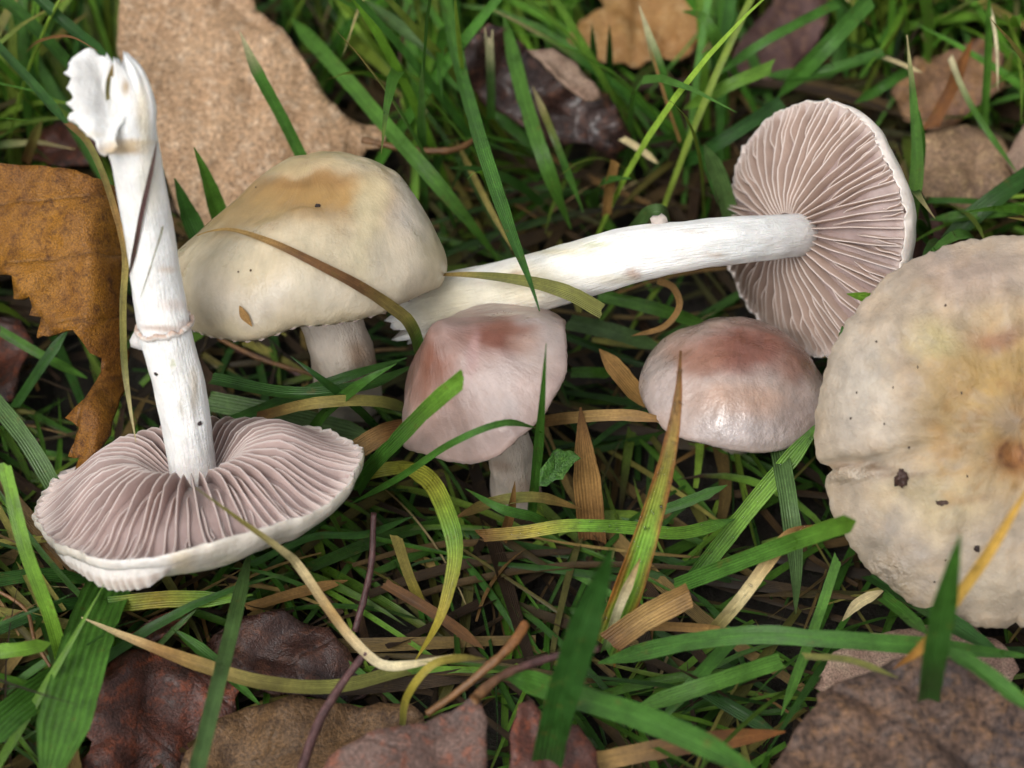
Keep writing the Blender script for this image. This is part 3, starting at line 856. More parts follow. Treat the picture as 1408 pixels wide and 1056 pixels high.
# --- 2: cream domed mushroom
c2 = P(428, 412, 0.29)
m2 = empty('mushroom', P(490, 600, 0.0))
tag(m2, 'cream domed mushroom with an ochre stained top, in front of the large tan leaf', 'mushroom', 'mushrooms laid out in the grass')
col2 = stains(C(226, 212, 184), [(410, 272, 175, 66, C(196, 154, 88), 0.95), (330, 300, 90, 40, C(202, 170, 114), 0.75), (425, 245, 80, 18, C(164, 122, 66), 0.75), (400, 212, 120, 12, C(214, 192, 140), 0.6), (505, 290, 26, 70, C(236, 224, 188), 0.75),
                                (565, 280, 45, 60, C(226, 216, 206), 0.8), (330, 405, 80, 40, C(218, 210, 200), 0.7), (470, 410, 90, 35, C(230, 220, 204), 0.7), (300, 445, 60, 16, C(232, 220, 192), 0.6), (560, 370, 40, 50, C(232, 222, 208), 0.6)], warp=30, seed=3, gain=np.array((0.77, 0.745, 0.695)), vary=0.08)
def tilt2(x, y, z):
    z -= 0.030 * math.exp(-((x + 0.01) / 0.10) ** 2 - ((y + 0.06) / 0.042) ** 2)
    z -= 0.016 * math.exp(-((x - 0.03) / 0.05) ** 2 - ((y + 0.10) / 0.05) ** 2)
    k = 1 + 0.05 * math.sin(2 * math.atan2(y, x) + 0.8) * min(1, math.hypot(x, y) / 0.1)
    z += 0.014 * max(0, x / 0.18) - 0.016 * max(0, -x / 0.18)
    z += 0.006 * math.cos(5 * math.atan2(y, x) + 1) * min(1, math.hypot(x, y) / 0.17) ** 2
    rr = math.hypot(x, y) / 0.18
    z -= 0.030 * max(0, -x / 0.18) * math.sin(min(1, rr) * 3.14)      # one straight, sloping flank
    z += 0.016 * max(0, x / 0.18) * math.sin(min(1, rr) * 3.14)
    return x * k + 0.10 * max(0, z - 0.08) - 0.006, y * k, z
cap2 = Cap(m2, c2, V(-0.03, 0.965, 0.26), 0.179, 0.206,
           [(0, 0.96), (0.2, 0.95), (0.42, 0.88), (0.66, 0.72), (0.86, 0.50), (0.97, 0.33), (1.0, 0.18), (0.95, 0.05), (0.88, 0.0), (0.855, -0.01)],
           [(0.865, 0.0), (0.84, 0.05), (0.75, 0.18), (0.45, 0.36), (0.1, 0.4)], col2, M_CAP, wob=0.04, wave=0.06, fringe=0.02, seed=5, ridges=44, ridge_h=0.018, tilt_fn=tilt2,
           under_col=lambda p, r: GILLC * 0.9, wet=lambda p: 0.35 * sm(-0.1, 0.4, fb(Vector(p) * 12)))
scol2 = stains(C(226, 212, 196), [(500, 490, 22, 30, C(176, 142, 112), 0.7), (430, 500, 12, 30, C(190, 165, 140), 0.6)], seed=4)
stem(m2, [c2 + V(-0.06, 0.965, 0.24) * 0.06, P(462, 462, 0.235), P(474, 505, 0.15), P(480, 560, -0.02)], [0.04, 0.043, 0.046, 0.05], scol2, rough=0.08, seed=6, nring=50)

# --- 3: pink conical mushroom in the middle
c3 = P(665, 522, 0.25)
m3 = empty('mushroom', P(712, 715, 0.0))
tag(m3, 'small pinkish bell shaped mushroom with a reddish brown peak, in front of the cream cap', 'mushroom', 'mushrooms laid out in the grass')
col3 = stains(C(206, 182, 174), [(676, 462, 70, 34, C(150, 90, 68), 0.95), (594, 515, 42, 84, C(156, 102, 80), 0.97), (644, 490, 10, 50, C(206, 166, 160), 0.75), (740, 470, 46, 50, C(222, 208, 200), 0.7),
                                (720, 470, 30, 25, C(190, 140, 112), 0.4), (600, 590, 50, 30, C(206, 180, 172), 0.7), (690, 545, 40, 40, C(220, 202, 196), 0.6), (610, 560, 50, 60, C(192, 160, 146), 0.6), (700, 448, 50, 10, C(160, 104, 80), 0.7)], warp=14, seed=5, gain=np.array((0.66, 0.635, 0.62)), vary=0.12)
def tilt3(x, y, z):
    r = math.hypot(x, y) / 0.13; th = math.atan2(y, x)
    return x, y, z + 0.010 * r * r * math.cos(3 * th + 0.6) + 0.006 * r ** 3 * math.cos(5 * th)
cap3 = Cap(m3, c3, V(-0.54, 0.62, 0.57), 0.142, 0.112,
           [(0, 1.0), (0.08, 0.985), (0.2, 0.88), (0.36, 0.73), (0.55, 0.55), (0.76, 0.34), (0.9, 0.16), (0.985, 0.0), (0.985, -0.06), (0.965, -0.08)],
           [(0.955, -0.06), (0.92, 0.0), (0.7, 0.22), (0.4, 0.4), (0.1, 0.45)], col3, M_CAP, wob=0.06, wave=0.06, fringe=0.016, seed=9, ridges=40,
           under_col=lambda p, r: GILLC2, tilt_fn=tilt3, wet=lambda p: 0.06 + 0.2 * sm(0, 0.4, fb(Vector(p) * 14)))
scol3 = stains(C(222, 206, 192), [(690, 640, 25, 16, C(170, 140, 118), 0.6), (725, 680, 20, 18, C(150, 122, 100), 0.6)], seed=6)
stem(m3, [c3 + V(-0.54, 0.62, 0.57) * 0.04, P(690, 580, 0.19), P(703, 635, 0.11), P(712, 690, 0.0), P(714, 700, -0.08)], [0.026, 0.028, 0.031, 0.036, 0.036], scol3, rough=0.12, seed=8, nring=60, flute=0.08)

# --- 4: rose capped mushroom
c4 = P(1009, 536, 0.2)
m4 = empty('mushroom', P(1015, 675, 0.0))
tag(m4, 'low rose brown domed mushroom with a wet shine, below the lying gilled cap', 'mushroom', 'mushrooms laid out in the grass')
col4 = stains(C(218, 194, 182), [(1030, 474, 105, 38, C(158, 96, 76), 0.95), (960, 485, 50, 28, C(184, 132, 108), 0.85), (1100, 505, 40, 30, C(160, 108, 86), 0.85), (1015, 545, 80, 30, C(222, 178, 150), 0.6),
                                (905, 530, 38, 50, C(228, 212, 206), 0.8), (1020, 600, 90, 26, C(228, 214, 210), 0.7), (1100, 570, 40, 40, C(206, 184, 176), 0.6), (1118, 508, 22, 8, C(140, 104, 60), 0.6)], warp=14, seed=7, gain=0.71, vary=0.12)  # pale ellipse low in front paints the wet glare into the skin colour
def wet4(p):
    x, y = proj(p)
    return max(0.4, 1 - sm(0.6, 1.2, math.hypot((x - 1035) / 85, (y - 590) / 28)))
cap4 = Cap(m4, c4, V(0.03, 0.79, 0.61), 0.134, 0.088,
           [(0, 1), (0.25, 0.96), (0.5, 0.83), (0.74, 0.58), (0.9, 0.3), (0.985, 0.06), (0.985, -0.04), (0.96, -0.08)],
           [(0.95, -0.05), (0.9, 0.05), (0.7, 0.3), (0.4, 0.4), (0.1, 0.45)], col4, M_CAP, wob=0.03, wave=0.05, fringe=0.014, seed=12, ridges=44,
           under_col=lambda p, r: GILLC2, wet=wet4)
stem(m4, [c4 + V(0.03, 0.7, 0.71) * 0.04, P(1011, 570, 0.13), P(1012, 610, -0.02)], [0.028, 0.03, 0.034], scol3, rough=0.1, seed=10, nring=40)

# --- 5: mushroom lying on its side, gills towards the camera
c5 = P(1122, 313, 0.28)
g5 = V(-0.79, -0.06, 0.60)
m5 = empty('mushroom', (c5.x, c5.y, 0.1))
tag(m5, 'mushroom lying on its side with pink brown gills and long white stem', 'mushroom', 'mushrooms laid out in the grass')
col5 = stains(C(240, 228, 218), [], seed=8)
cap5 = Cap(m5, c5, -g5, 0.181, 0.075,
           [(0, 1.0), (0.3, 0.95), (0.55, 0.82), (0.78, 0.58), (0.92, 0.3), (0.985, 0.08), (1.0, -0.08), (0.992, -0.18)],
           [(0.985, -0.17), (0.965, -0.1), (0.9, -0.12), (0.7, -0.38), (0.45, -0.56), (0.2, -0.6), (0.1, -0.6)], col5, M_CAP, wob=0.04, wave=0.05, fringe=0.035, seed=15,
           notches=((R_(20), 0.03, -0.05),), under_col=lambda p, r: (GILLC * 0.85) * (1 - sm(0.88, 0.97, r)) + GEDGE * sm(0.88, 0.97, r))
cap5.gills(40, lambda r: -0.16 - 0.62 * (1 - r) ** 0.8 - 0.28 * math.sin(3.14 * min(1, r)), GILLC2, GEDGE)
spx5 = [(1134, 320, 0.235, 28), (1112, 322, 0.275, 30), (1085, 324, 0.325, 31), (1030, 329, 0.365, 32), (960, 336, 0.385, 33), (880, 348, 0.375, 37), (800, 370, 0.34, 40), (710, 396, 0.29, 41), (630, 414, 0.25, 42), (560, 432, 0.21, 44)]
s5f = stains(WHITE, [(900, 310, 16, 8, C(222, 200, 180), 0.4), (870, 378, 16, 8, C(196, 160, 140), 0.8), (720, 395, 80, 40, C(236, 224, 188), 0.75), (610, 420, 80, 60, C(224, 214, 180), 0.8), (800, 345, 60, 20, C(232, 226, 196), 0.5), (820, 340, 22, 4, C(178, 186, 120), 0.5), (710, 380, 14, 6, C(180, 130, 80), 0.6), (985, 352, 24, 4, C(206, 182, 160), 0.6), (760, 350, 60, 5, C(226, 214, 170), 0.6), (840, 385, 50, 8, C(228, 216, 190), 0.6), (950, 320, 30, 3, C(222, 206, 190), 0.5)], warp=7, seed=9, vary=0.06)
stem5, sv5, sf5 = stem(m5, [P(x, y, z) for x, y, z, r in spx5], [r * 0.001 for *_, r in spx5], s5f, rough=0.07, jag1=0.03, nring=130, nseg=52, seed=12, flute=0.05)
# knobble on the upper side of the stem
def knob(par, px, py, z, r, col, name='knob', seed=0):
    c = P(px, py, z); vs, cols, uvs = [], [], []
    n, m = 9, 14
    for i in range(n):
        ph = math.pi * i / (n - 1)
        for j in range(m):
            th = 6.28318 * j / m
            v = Vector((math.sin(ph) * math.cos(th), math.sin(ph) * math.sin(th), math.cos(ph)))
            v *= r * (1 + 0.35 * fb(v * 1.5 + Vector((seed, 0, 0)), 3))
            vs.append(c + v); cols.append(col); uvs.append((j / m, i / n))
    return mk(name, vs, grid_faces(n, m, True), M_STEM, parent=par, cols=cols, uvs=uvs, wet=[0.0] * len(vs))
knob(stem5, 907, 309, 0.40, 0.013, C(232, 216, 204), seed=3)
knob(stem1, 192, 470, 0.0, 0.012, C(236, 230, 226), seed=5).location = PD(193, 468, sd1 - 0.08) - P(192, 470, 0.0)

# --- 6: big weathered cap facing the camera
c6 = P(1392, 590, 0.33)
a6 = V(-0.1, 0.08, 0.99)
m6 = empty('mushroom', P(1400, 700, 0.0))
tag(m6, 'big weathered pale mushroom cap with a yellow ochre centre and split rim', 'mushroom', 'mushrooms laid out in the grass')
col6b = stains(C(214, 198, 182), [(1330, 375, 110, 50, C(208, 184, 174), 0.7), (1375, 560, 170, 165, C(204, 168, 100), 0.97), (1285, 475, 46, 36, C(222, 208, 158), 0.8), (1380, 465, 50, 24, C(176, 124, 94), 0.8),
                                (1385, 575, 40, 36, C(164, 146, 132), 0.75), (1330, 610, 30, 50, C(196, 176, 150), 0.6), (1280, 700, 90, 60, C(228, 208, 164), 0.75), (1395, 630, 34, 32, C(186, 124, 66), 0.9),
                                (1250, 690, 70, 40, C(222, 206, 176), 0.6), (1190, 540, 50, 100, C(226, 216, 208), 0.8), (1220, 730, 60, 60, C(214, 200, 188), 0.6), (1360, 800, 90, 40, C(222, 208, 190), 0.7),
                                (1180, 640, 60, 6, C(170, 142, 120), 0.7), (1240, 650, 60, 6, C(170, 142, 120), 0.6), (1340, 690, 50, 8, C(180, 140, 90), 0.5), (1250, 760, 40, 16, C(190, 178, 170), 0.5)], warp=24, seed=11, gain=np.array((0.64, 0.615, 0.55)), vary=0.07)
def col6(p):
    c = col6b(p)
    q = Vector(p)
    a = fb(q * 16 + Vector((5, 1, 2)), 5)
    b = fb(q * 34 + Vector((1, 8, 2)), 4)
    x, y = proj(q)
    mid = 1 - sm(0.35, 1.0, math.hypot((x - 1400) / 190, (y - 590) / 200))
    c = c * (1 + (0.10 + 0.16 * mid) * a + 0.10 * b)
    o = sm(0.1, 0.5, b + 0.5 * a) * (0.15 + 0.55 * mid)
    c = c * (1 - o) + C(170, 128, 68, k=0.6) * o
    g = sm(0.3, 0.7, a - 0.3 * b) * 0.3
    c = c * (1 - g) + C(176, 164, 156, k=0.55) * g
    d = math.hypot((x - 1391) / 20, (y - 624) / 20)
    k = math.exp(-((d - 0.8) / 0.16) ** 2) * 0.8
    return c * (1 - k) + C(122, 76, 40, k=0.6) * k
def wet6(p):
    x, y = proj(p)
    return max(0.12 * sm(0.0, 0.5, fb(Vector(p) * 10)), 0.9 * (1 - sm(0.5, 1.1, math.hypot((x - 1160) / 60, (y - 650) / 14))), 0.8 * (1 - sm(0.5, 1.1, math.hypot((x - 1215) / 45, (y - 795) / 40))))
def tilt6(x, y, z):
    r = math.hypot(x, y)
    th = math.atan2(y, x)
    # shallow pits and a raised lip either side of the split
    z += 0.009 * fb(Vector((x * 11, y * 11, 4)), 5) * (1 - sm(0.2, 0.26, r))
    z -= 0.012 * math.exp(-((x + 0.0) ** 2 + (y + 0.035) ** 2) / 0.0004)
    t = (th - R_(192) + math.pi) % 6.28318 - math.pi
    if abs(t) < 0.5 and r > 0.1:
        z -= 0.014 * math.exp(-((t + 0.02 * math.sin(r * 60)) / 0.035) ** 2) * sm(0.1, 0.2, r)
        z -= 0.016 * sm(0, 0.06, t) * (1 - sm(0.06, 0.5, t)) * sm(0.12, 0.25, r)
    return x, y, z
cap6 = Cap(m6, c6, a6, 0.252, 0.055,
           [(0, 0.9), (0.15, 0.92), (0.35, 0.97), (0.6, 0.86), (0.8, 0.58), (0.93, 0.25), (0.99, 0.0), (0.985, -0.1), (0.96, -0.15)],
           [(0.95, -0.1), (0.88, 0.1), (0.6, 0.3), (0.3, 0.4), (0.1, 0.4)], col6, M_CAPW, wob=0.03, wave=0.04, fringe=0.03, seed=18, ridges=44, nth=260,
           notches=((R_(192), 0.03, 0.07), (R_(196), 0.08, 0.015), (R_(255), 0.05, 0.015), (R_(270), 0.02, 0.03)), under_col=lambda p, r: GILLC2, tilt_fn=tilt6, wet=wet6)
stem(m6, [c6 + a6 * 0.012, c6 - a6 * 0.06, P(1400, 700, -0.02) + Vector((0, 0.15, 0))], [0.036, 0.038, 0.044], scol3, rough=0.1, seed=14, nring=40)

# crumbs of soil sitting on caps and stem
def crumb(label, cap, px, py, sx, sy, seed, col=C(48, 32, 28), cat='crumb', bvh=None, group=None):
    bv = bvh or cap.bvh
    h, n, *_ = bv.ray_cast(CAM, ray(px, py).normalized())
    if h is None: return
    if n.dot(FW) > 0: n = -n
    X = (RT - n * RT.dot(n)).normalized(); Y = n.cross(X)
    vs, cols, uvs = [], [], []
    for i in range(12):
        ph = math.pi * i / 11
        for j in range(18):
            th = 6.28318 * j / 18
            v = Vector((math.sin(ph) * math.cos(th), math.sin(ph) * math.sin(th), math.cos(ph)))
            k = 1 + 0.75 * fb(v * 2.6 + Vector((seed, 0, 0)), 3)
            vs.append(h + X * v.x * k * sx * 0.001 + Y * v.y * k * sy * 0.001 + n * (v.z * k * min(sx, sy) * 0.0007 + 0.001))
            cols.append(col); uvs.append((j, i))
    o = mk('soil_crumb' if cat == 'crumb' else 'speck', vs, grid_faces(12, 18, True), M_TWIG, cols=cols, uvs=uvs)
    tag(o, label, cat, group)
rs = random.Random(77)
for (x, y) in [(1205, 470), (1178, 540), (1228, 533), (1170, 575), (1216, 583), (1300, 420), (1262, 505), (1322, 540), (1250, 615), (1300, 770), (1330, 655), (1285, 800)]:
    crumb('pinhead speck of dirt on the pale skin of the big weathered cap', cap6, x, y, rs.uniform(0.8, 1.7), rs.uniform(0.8, 1.7), x, C(70, 52, 40), group='specks on the big weathered cap')
for (x, y) in [(352, 258), (328, 374), (345, 372)]:
    crumb('pinhead speck of dirt on the skin of the cream domed cap', cap2, x, y, rs.uniform(0.8, 1.5), rs.uniform(0.8, 1.5), x, C(80, 60, 44), group='specks on the cream cap')
bv1 = BVHTree.FromPolygons([Vector(v) for v in sv1], sf1)
bv5 = BVHTree.FromPolygons([Vector(v) for v in sv5], sf5)
crumb('dark brown soil crumb below the split rim on the big weathered cap', cap6, 1240, 657, 7, 11, 1, C(70, 48, 40))
crumb('small brown soil crumb towards the yellow centre of the big weathered cap', cap6, 1296, 692, 7, 3, 2, C(80, 56, 44))
crumb('tiny dark crumb low down by the straw on the big weathered cap', cap6, 1343, 754, 3, 4, 6)
crumb('tiny black speck of soil on the ochre top of the cream cap', cap2, 437, 284, 3, 4, 3)
crumb('round black crumb on the torn white stem end', None, 125, 173, 7, 6, 4, C(30, 30, 34), bvh=bv1)
crumb('tiny dark crumb on the white stem below its collar', None, 215, 514, 3, 2, 5, bvh=bv1)
crumb('tiny dark crumb low on the white stem near the upturned gills', None, 274, 582, 3, 3, 7, bvh=bv1)

# ------------------------------------------------------------------ single grass blades
COLS = {
 'mid': [C(70, 114, 42), C(84, 128, 48)], 'dark': [C(46, 84, 32), C(54, 92, 36)], 'bright': [C(116, 158, 52), C(104, 146, 48)],
 'blue': [C(86, 114, 64), C(78, 106, 56)], 'yell': [C(150, 150, 56), C(176, 160, 62)], 'olive': [C(116, 116, 58), C(140, 128, 68)],
 'tan': [C(176, 142, 86), C(160, 122, 70)], 'cream': [C(214, 196, 148), C(226, 212, 172)], 'brown': [C(118, 82, 46), C(102, 70, 40)],
 'straw': [C(206, 160, 70), C(214, 172, 84)], 'orange': [C(140, 88, 40), C(128, 80, 38)], 'purple': [C(92, 62, 60), C(110, 74, 66)],
 'wetdark': [C(86, 70, 62), C(104, 98, 60)],
}
def surf_pt(bv, x, y, lift):
    h, n, *_ = bv.ray_cast(CAM, ray(x, y).normalized())
    if h is None: return None
    if n.dot(FW) > 0: n = -n
    return h + n * lift

def blade(label, pts, wd, col, a=0.25, b=0.0, roll=None, fold=0.3, on=None, lift=0.005, edge=None, name='grass_blade', n=34, split=False, dew=0):
    """pts (px, py, height); wd width in px; col a key, or keys along the length; a/b: tapered share at the end/start"""
    global BI
    BI += 1
    rng = random.Random(BI * 17 + 3)
    W = []
    zlast = None
    for q in pts:
        x, y, z = q
        p = surf_pt(on, x, y, lift) if on is not None else None
        W.append(tuple(p if p is not None else P(x, y, z)))
    ctr = [Vector(c) for c in crom(W, n)]
    roll = R_(rng.uniform(-28, 28)) if roll is None else R_(roll)
    twist = R_(rng.uniform(-25, 25))
    keys = col if isinstance(col, (list, tuple)) else [col]
    cl = [COLS[k][rng.randint(0, 1)] * rng.uniform(0.9, 1.1) for k in keys]
    live = keys[len(keys) // 2] in ('mid', 'dark', 'bright', 'blue', 'yell')
    nx = 7
    vs, cols, uvs = [], [], []
    v0 = rng.uniform(0, 50)
    slant = rng.uniform(-0.5, 0.5) * wd * 0.001
    Ltot = sum((ctr[i + 1] - ctr[i]).length for i in range(n - 1))
    for i, p in enumerate(ctr):
        t = i / (n - 1)
        T = (ctr[min(n - 1, i + 1)] - ctr[max(0, i - 1)]).normalized()
        up = Vector((0, -0.55, 0.83))
        side = T.cross(up).normalized()
        nrm = side.cross(T)
        r = roll + twist * (t - 0.5)
        side, nrm = side * math.cos(r) + nrm * math.sin(r), nrm * math.cos(r) - side * math.sin(r)
        k = 1.0
        if b > 0 and t < b: k *= max(0.04, (t / b)) ** 0.75
        if a > 0 and t > 1 - a: k *= max(0.04, (1 - t) / a) ** 0.75
        k *= 1 + 0.06 * noise.noise(Vector((t * 6, BI, 0)))
        hw = wd * 0.0005 * k / max(0.75, math.cos(roll))
        m = t * (len(cl) - 1)
        i0 = min(int(m), len(cl) - 2) if len(cl) > 1 else 0
        c = cl[0] if len(cl) == 1 else cl[i0] * (1 - (m - i0)) + cl[i0 + 1] * (m - i0)
        for j in range(nx):
            u = j / (nx - 1)
            s = 2 * u - 1
            jj = 0.0
            if (i == n - 1 and a == 0) or (i == 0 and b == 0):
                jj = (s * slant + rng.uniform(-0.0015, 0.0015)) * (1 if i else -1)
            if split and i >= n - 4 and abs(s) < 0.4: jj = -0.03 * (i - n + 4) / 3
            if j in (0, nx - 1):
                nk = noise.noise(Vector((t * 23 * max(0.3, Ltot), s * 7, BI * 1.7)))
                s *= 1 - 0.5 * max(0, nk - 0.42) + 0.05 * noise.noise(Vector((t * 70, s, BI)))
            vs.append(p + side * (s * hw) - nrm * (hw * fold * (1 - abs(s)) ** 1.0 - hw * 0.1 * s * s) + T * jj)
            cc = c
            if edge: 
                e = sm(0.45, 0.9, abs(s) + 0.25 * noise.noise(Vector((t * 14, s * 2, BI))))
                cc = c * (1 - e) + COLS[edge][0] * e
            cols.append(cc); uvs.append((u, v0 + t * Ltot * 3))
    o = mk(name, vs, grid_faces(n, nx), M_GRASS if live else M_DRY, cols=cols, uvs=uvs)
    tag(o, label, 'grass blade', 'single grass blades around the mushrooms')
    if dew:
        dv, df = [], []
        for q in range(dew):
            i = rng.randint(3, n - 3); j = rng.randint(1, nx - 2)
            c0 = vs[i * nx + j].lerp(vs[(i - 1) * nx + j + rng.choice((-1, 1))], rng.random())
            nn = (vs[i * nx + j + 1] - vs[i * nx + j]).cross(vs[(i - 1) * nx + j] - vs[i * nx + j]).normalized()
            if nn.dot(FW) > 0: nn = -nn
            rr = rng.uniform(0.0012, 0.0030)
            X = nn.orthogonal().normalized(); Y = nn.cross(X)
            b0 = len(dv)
            for e in range(4):
                for f in range(8):
                    al, be = e * 0.52, f * 0.7854
                    dv.append(c0 + (X * math.cos(be) + Y * math.sin(be)) * rr * math.cos(al) + nn * rr * 0.8 * math.sin(al))
            df += [tuple(b0 + x for x in g) for g in grid_faces(4, 8, True)]
        d = mk('dew', dv, df, M_DEW, parent=o)
        d['kind'] = 'stuff'
    return o
BI = 0

def twig(label, pts, radii, col, name='twig', seed=0, nseg=10):
    n = 34
    c = crom([tuple(P(x, y, z)) + (r * 0.001,) for (x, y, z), r in zip(pts, radii)], n)
    vs, cols, uvs = [], [], []
    ref = None
    cl = [COLS[k][0] for k in (col if isinstance(col, (list, tuple)) else [col])]
    for i, q in enumerate(c):
        p = Vector(q[:3])
        T = (Vector(c[min(n - 1, i + 1)][:3]) - Vector(c[max(0, i - 1)][:3])).normalized()
        if ref is None: ref = T.orthogonal()
        s = (ref - T * ref.dot(T)).normalized(); ref = s
        f = T.cross(s)
        t = i / (n - 1); m = t * (len(cl) - 1); i0 = min(int(m), max(0, len(cl) - 2))
        cc = cl[0] if len(cl) == 1 else cl[i0] * (1 - m + i0) + cl[i0 + 1] * (m - i0)
        for j in range(nseg):
            th = 6.28318 * j / nseg
            k = 1 + 0.22 * noise.noise(Vector((math.cos(th) * 1.5, math.sin(th) * 1.5, t * 9 + seed))) + 0.15 * noise.noise(Vector((t * 14, seed, 1)))
            vs.append(p + (s * math.cos(th) + f * math.sin(th)) * q[3] * k)
            cols.append(cc * (1 + 0.25 * noise.noise(Vector((t * 10, th, seed))))); uvs.append((j / nseg, t))
    fs = grid_faces(n, nseg, True)
    for ring in (0, n - 1):
        fs.append(tuple(range(ring * nseg, ring * nseg + nseg)))
    o = mk(name, vs, fs, M_TWIG, cols=cols, uvs=uvs)
    tag(o, label, 'twig')
    return o

# upper left, around the torn stem end
blade('dark green blade slanting down to the torn stem end from the pale leaf', [(-10, -15, .42), (50, 40, .36), (95, 88, .3)], 19, 'mid', a=0, b=.0)
blade('dark green pointed blade reaching the tip of the torn stem end', [(40, -15, .44), (100, 40, .4), (150, 80, .36)], 17, 'dark', a=.15)
blade('dark green blade running down to the beige strand by the torn stem', [(-20, 45, .42), (45, 115, .42), (97, 176, .42)], 13, 'dark', a=.2)
blade('thin green blade standing among the blades beside the pale far leaf', [(30, 100, .1), (42, 60, .25), (50, 5, .4)], 9, 'dark')
blade('pale tipped green blade standing against the large tan leaf', [(418, 222, .27), (388, 162, .33), (352, 95, .4), (330, 44, .45)], 17, ['mid', 'mid', 'mid', 'cream'], a=.3, roll=5)
blade('short pointed green blade between the white stem and the large tan leaf', [(303, 300, .22), (285, 245, .3), (267, 203, .36)], 26, 'mid', a=.8, roll=0)
blade('broad dark blade tucked between the white stem and the cream cap', [(280, 340, .2), (262, 300, .24), (240, 245, .3)], 28, 'dark', a=.6)
blade('dull brown green blade stub beside the small brown leaf', [(35, 225, .15), (45, 195, .22), (58, 165, .28)], 14, ['brown', 'olive'], a=.3)
blade('thin dry purple strip lying down the face of the white stem', [(213, 193, 0), (207, 230, 0), (196, 290, 0), (188, 340, 0), (180, 380, 0)], 6, ['wetdark', 'purple', 'wetdark'], a=.2, b=.2, on=bv1, lift=.003, n=24)
blade('thin olive strip curving along the edge of the white stem', [(228, 220, 0), (232, 260, 0), (222, 310, 0), (210, 355, 0), (195, 408, 0)], 5, ['olive', 'wetdark', 'olive'], a=.3, b=.2, on=bv1, lift=.003, n=24)
blade('olive withered sliver stuck upright on the torn stem end', [(150, 145, 0), (150, 115, 0), (155, 88, 0)], 8, ['olive', 'wetdark', 'tan'], a=.4, b=.3, on=bv1, lift=.003, n=20)
blade('long beige strand hanging beside the white stem down to the gills', [(92, 168, .44), (118, 192, .45), (140, 235, .45), (158, 290, .44), (172, 350, .43), (169, 420, .4), (171, 500, .37), (178, 555, .34), (187, 608, .3)], 9, ['brown', 'olive', 'tan', 'olive', 'olive', 'cream'], a=.2)
blade('thin brown arching fibre over the torn stem end', [(35, 72, .3), (55, 56, .42), (95, 50, .5), (135, 70, .5)], 4, 'brown', a=.2, b=.2)
# left side
blade('wide striped green blade passing under the upturned cap by the orange leaf', [(-25, 530, .2), (35, 605, .18), (75, 672, .14), (100, 720, .08)], 24, 'blue', roll=0)
blade('bright light green cut blade rising at the rim of the upturned cap', [(92, 935, .1), (70, 850, .2), (35, 755, .28), (5, 637, .34)], 18, 'bright', a=0, roll=0)
blade('very broad ribbed green blade running from under the upturned cap', [(158, 790, .1), (128, 860, .16), (98, 960, .2), (62, 1090, .24)], 66, ['mid', 'mid'], roll=0, fold=.16)
blade('bright green short blade crossing toward the light green cut blade', [(-20, 897, .22), (30, 893, .22), (70, 884, .2)], 18, 'bright', a=.2)
blade('broad green blade crossing behind the very broad ribbed blade', [(-30, 1020, .22), (40, 962, .18), (110, 915, .13), (185, 872, .08)], 36, 'mid', a=.3)
blade('pointed green blade with a yellow bar under the front rim of the cap', [(150, 832, .13), (230, 824, .15), (290, 824, .16), (348, 818, .17)], 22, ['mid', 'yell', 'bright', 'bright'], a=.35, roll=0)
blade('long dry beige blade with pale tip crossing the rusty leaf', [(560, 920, .08), (460, 944, .1), (360, 938, .13), (270, 912, .15), (180, 878, .17), (112, 849, .18)], 18, ['olive', 'olive', 'olive', 'tan', 'cream'], a=.35)
blade('upright bluish green blade beside the pointed yellow barred blade', [(264, 1085, .26), (295, 960, .25), (320, 860, .22), (345, 752, .19)], 19, 'blue', a=.2, roll=0)
blade('thin pale green stalk over the small rusty scrap', [(218, 888, .1), (240, 865, .14), (270, 838, .16)], 7, 'blue')
blade('green blade slipping under the bluish upright blade', [(235, 862, .14), (290, 905, .12), (360, 972, .06)], 16, 'mid', a=.4, b=.3)
blade('dark green flat blade leading under the left rim of the upturned cap', [(-20, 872, .1), (70, 836, .1), (165, 822, .06)], 16, 'dark')
blade('lower dark green flat blade near the left rim of the upturned cap', [(-20, 800, .12), (60, 790, .1), (130, 800, .06)], 18, 'dark')
blade('narrow green blade under the toothed edge of the orange leaf', [(0, 455, .14), (60, 490, .12), (120, 520, .08)], 14, 'mid')
blade('second green blade crossing under the toothed orange leaf', [(20, 560, .08), (60, 500, .14), (95, 450, .18)], 15, 'dark')
blade('yellowing short blade low at the rim of the upturned cap', [(-10, 870, .08), (40, 870, .07), (75, 866, .06)], 14, ['olive', 'yell'])
twig('thin brown bent stalk under the light green cut blade', [(-10, 808, .14), (35, 838, .13), (48, 880, .12), (76, 928, .1)], [2.5, 2.5, 2.5, 2], 'brown')
# lower middle
blade('pale kinked dry strand running off the upturned gills', [(268, 670, .40), (330, 715, .36), (392, 760, .30), (412, 780, .26), (445, 828, .24), (478, 872, .22), (512, 906, .2), (535, 916, .2), (575, 912, .2), (622, 900, .2)], 12, ['olive', 'olive', 'cream', 'tan', 'cream', 'cream'], a=.15, b=.45, n=50)
twig('purple twig with a reddish broken tip over the tan brown leaf', [(504, 896, .2), (462, 952, .19), (432, 1008, .18), (405, 1090, .17)], [4.5, 5.5, 6, 6], ['purple', 'purple'], seed=2)
twig('dark purple upright stalk below the upturned cap', [(514, 705, .16), (509, 785, .1), (488, 868, .04)], [4, 4.5, 4.5], 'purple', seed=3)
blade('yellow green arched blade curving under the bell shaped cap', [(548, 640, .16), (588, 658, .2), (612, 700, .22), (626, 755, .2), (616, 815, .17), (600, 860, .14), (570, 910, .08)], 24, ['yell', 'yell', 'bright', 'yell', 'yell'], a=.5, b=.15, roll=-20)
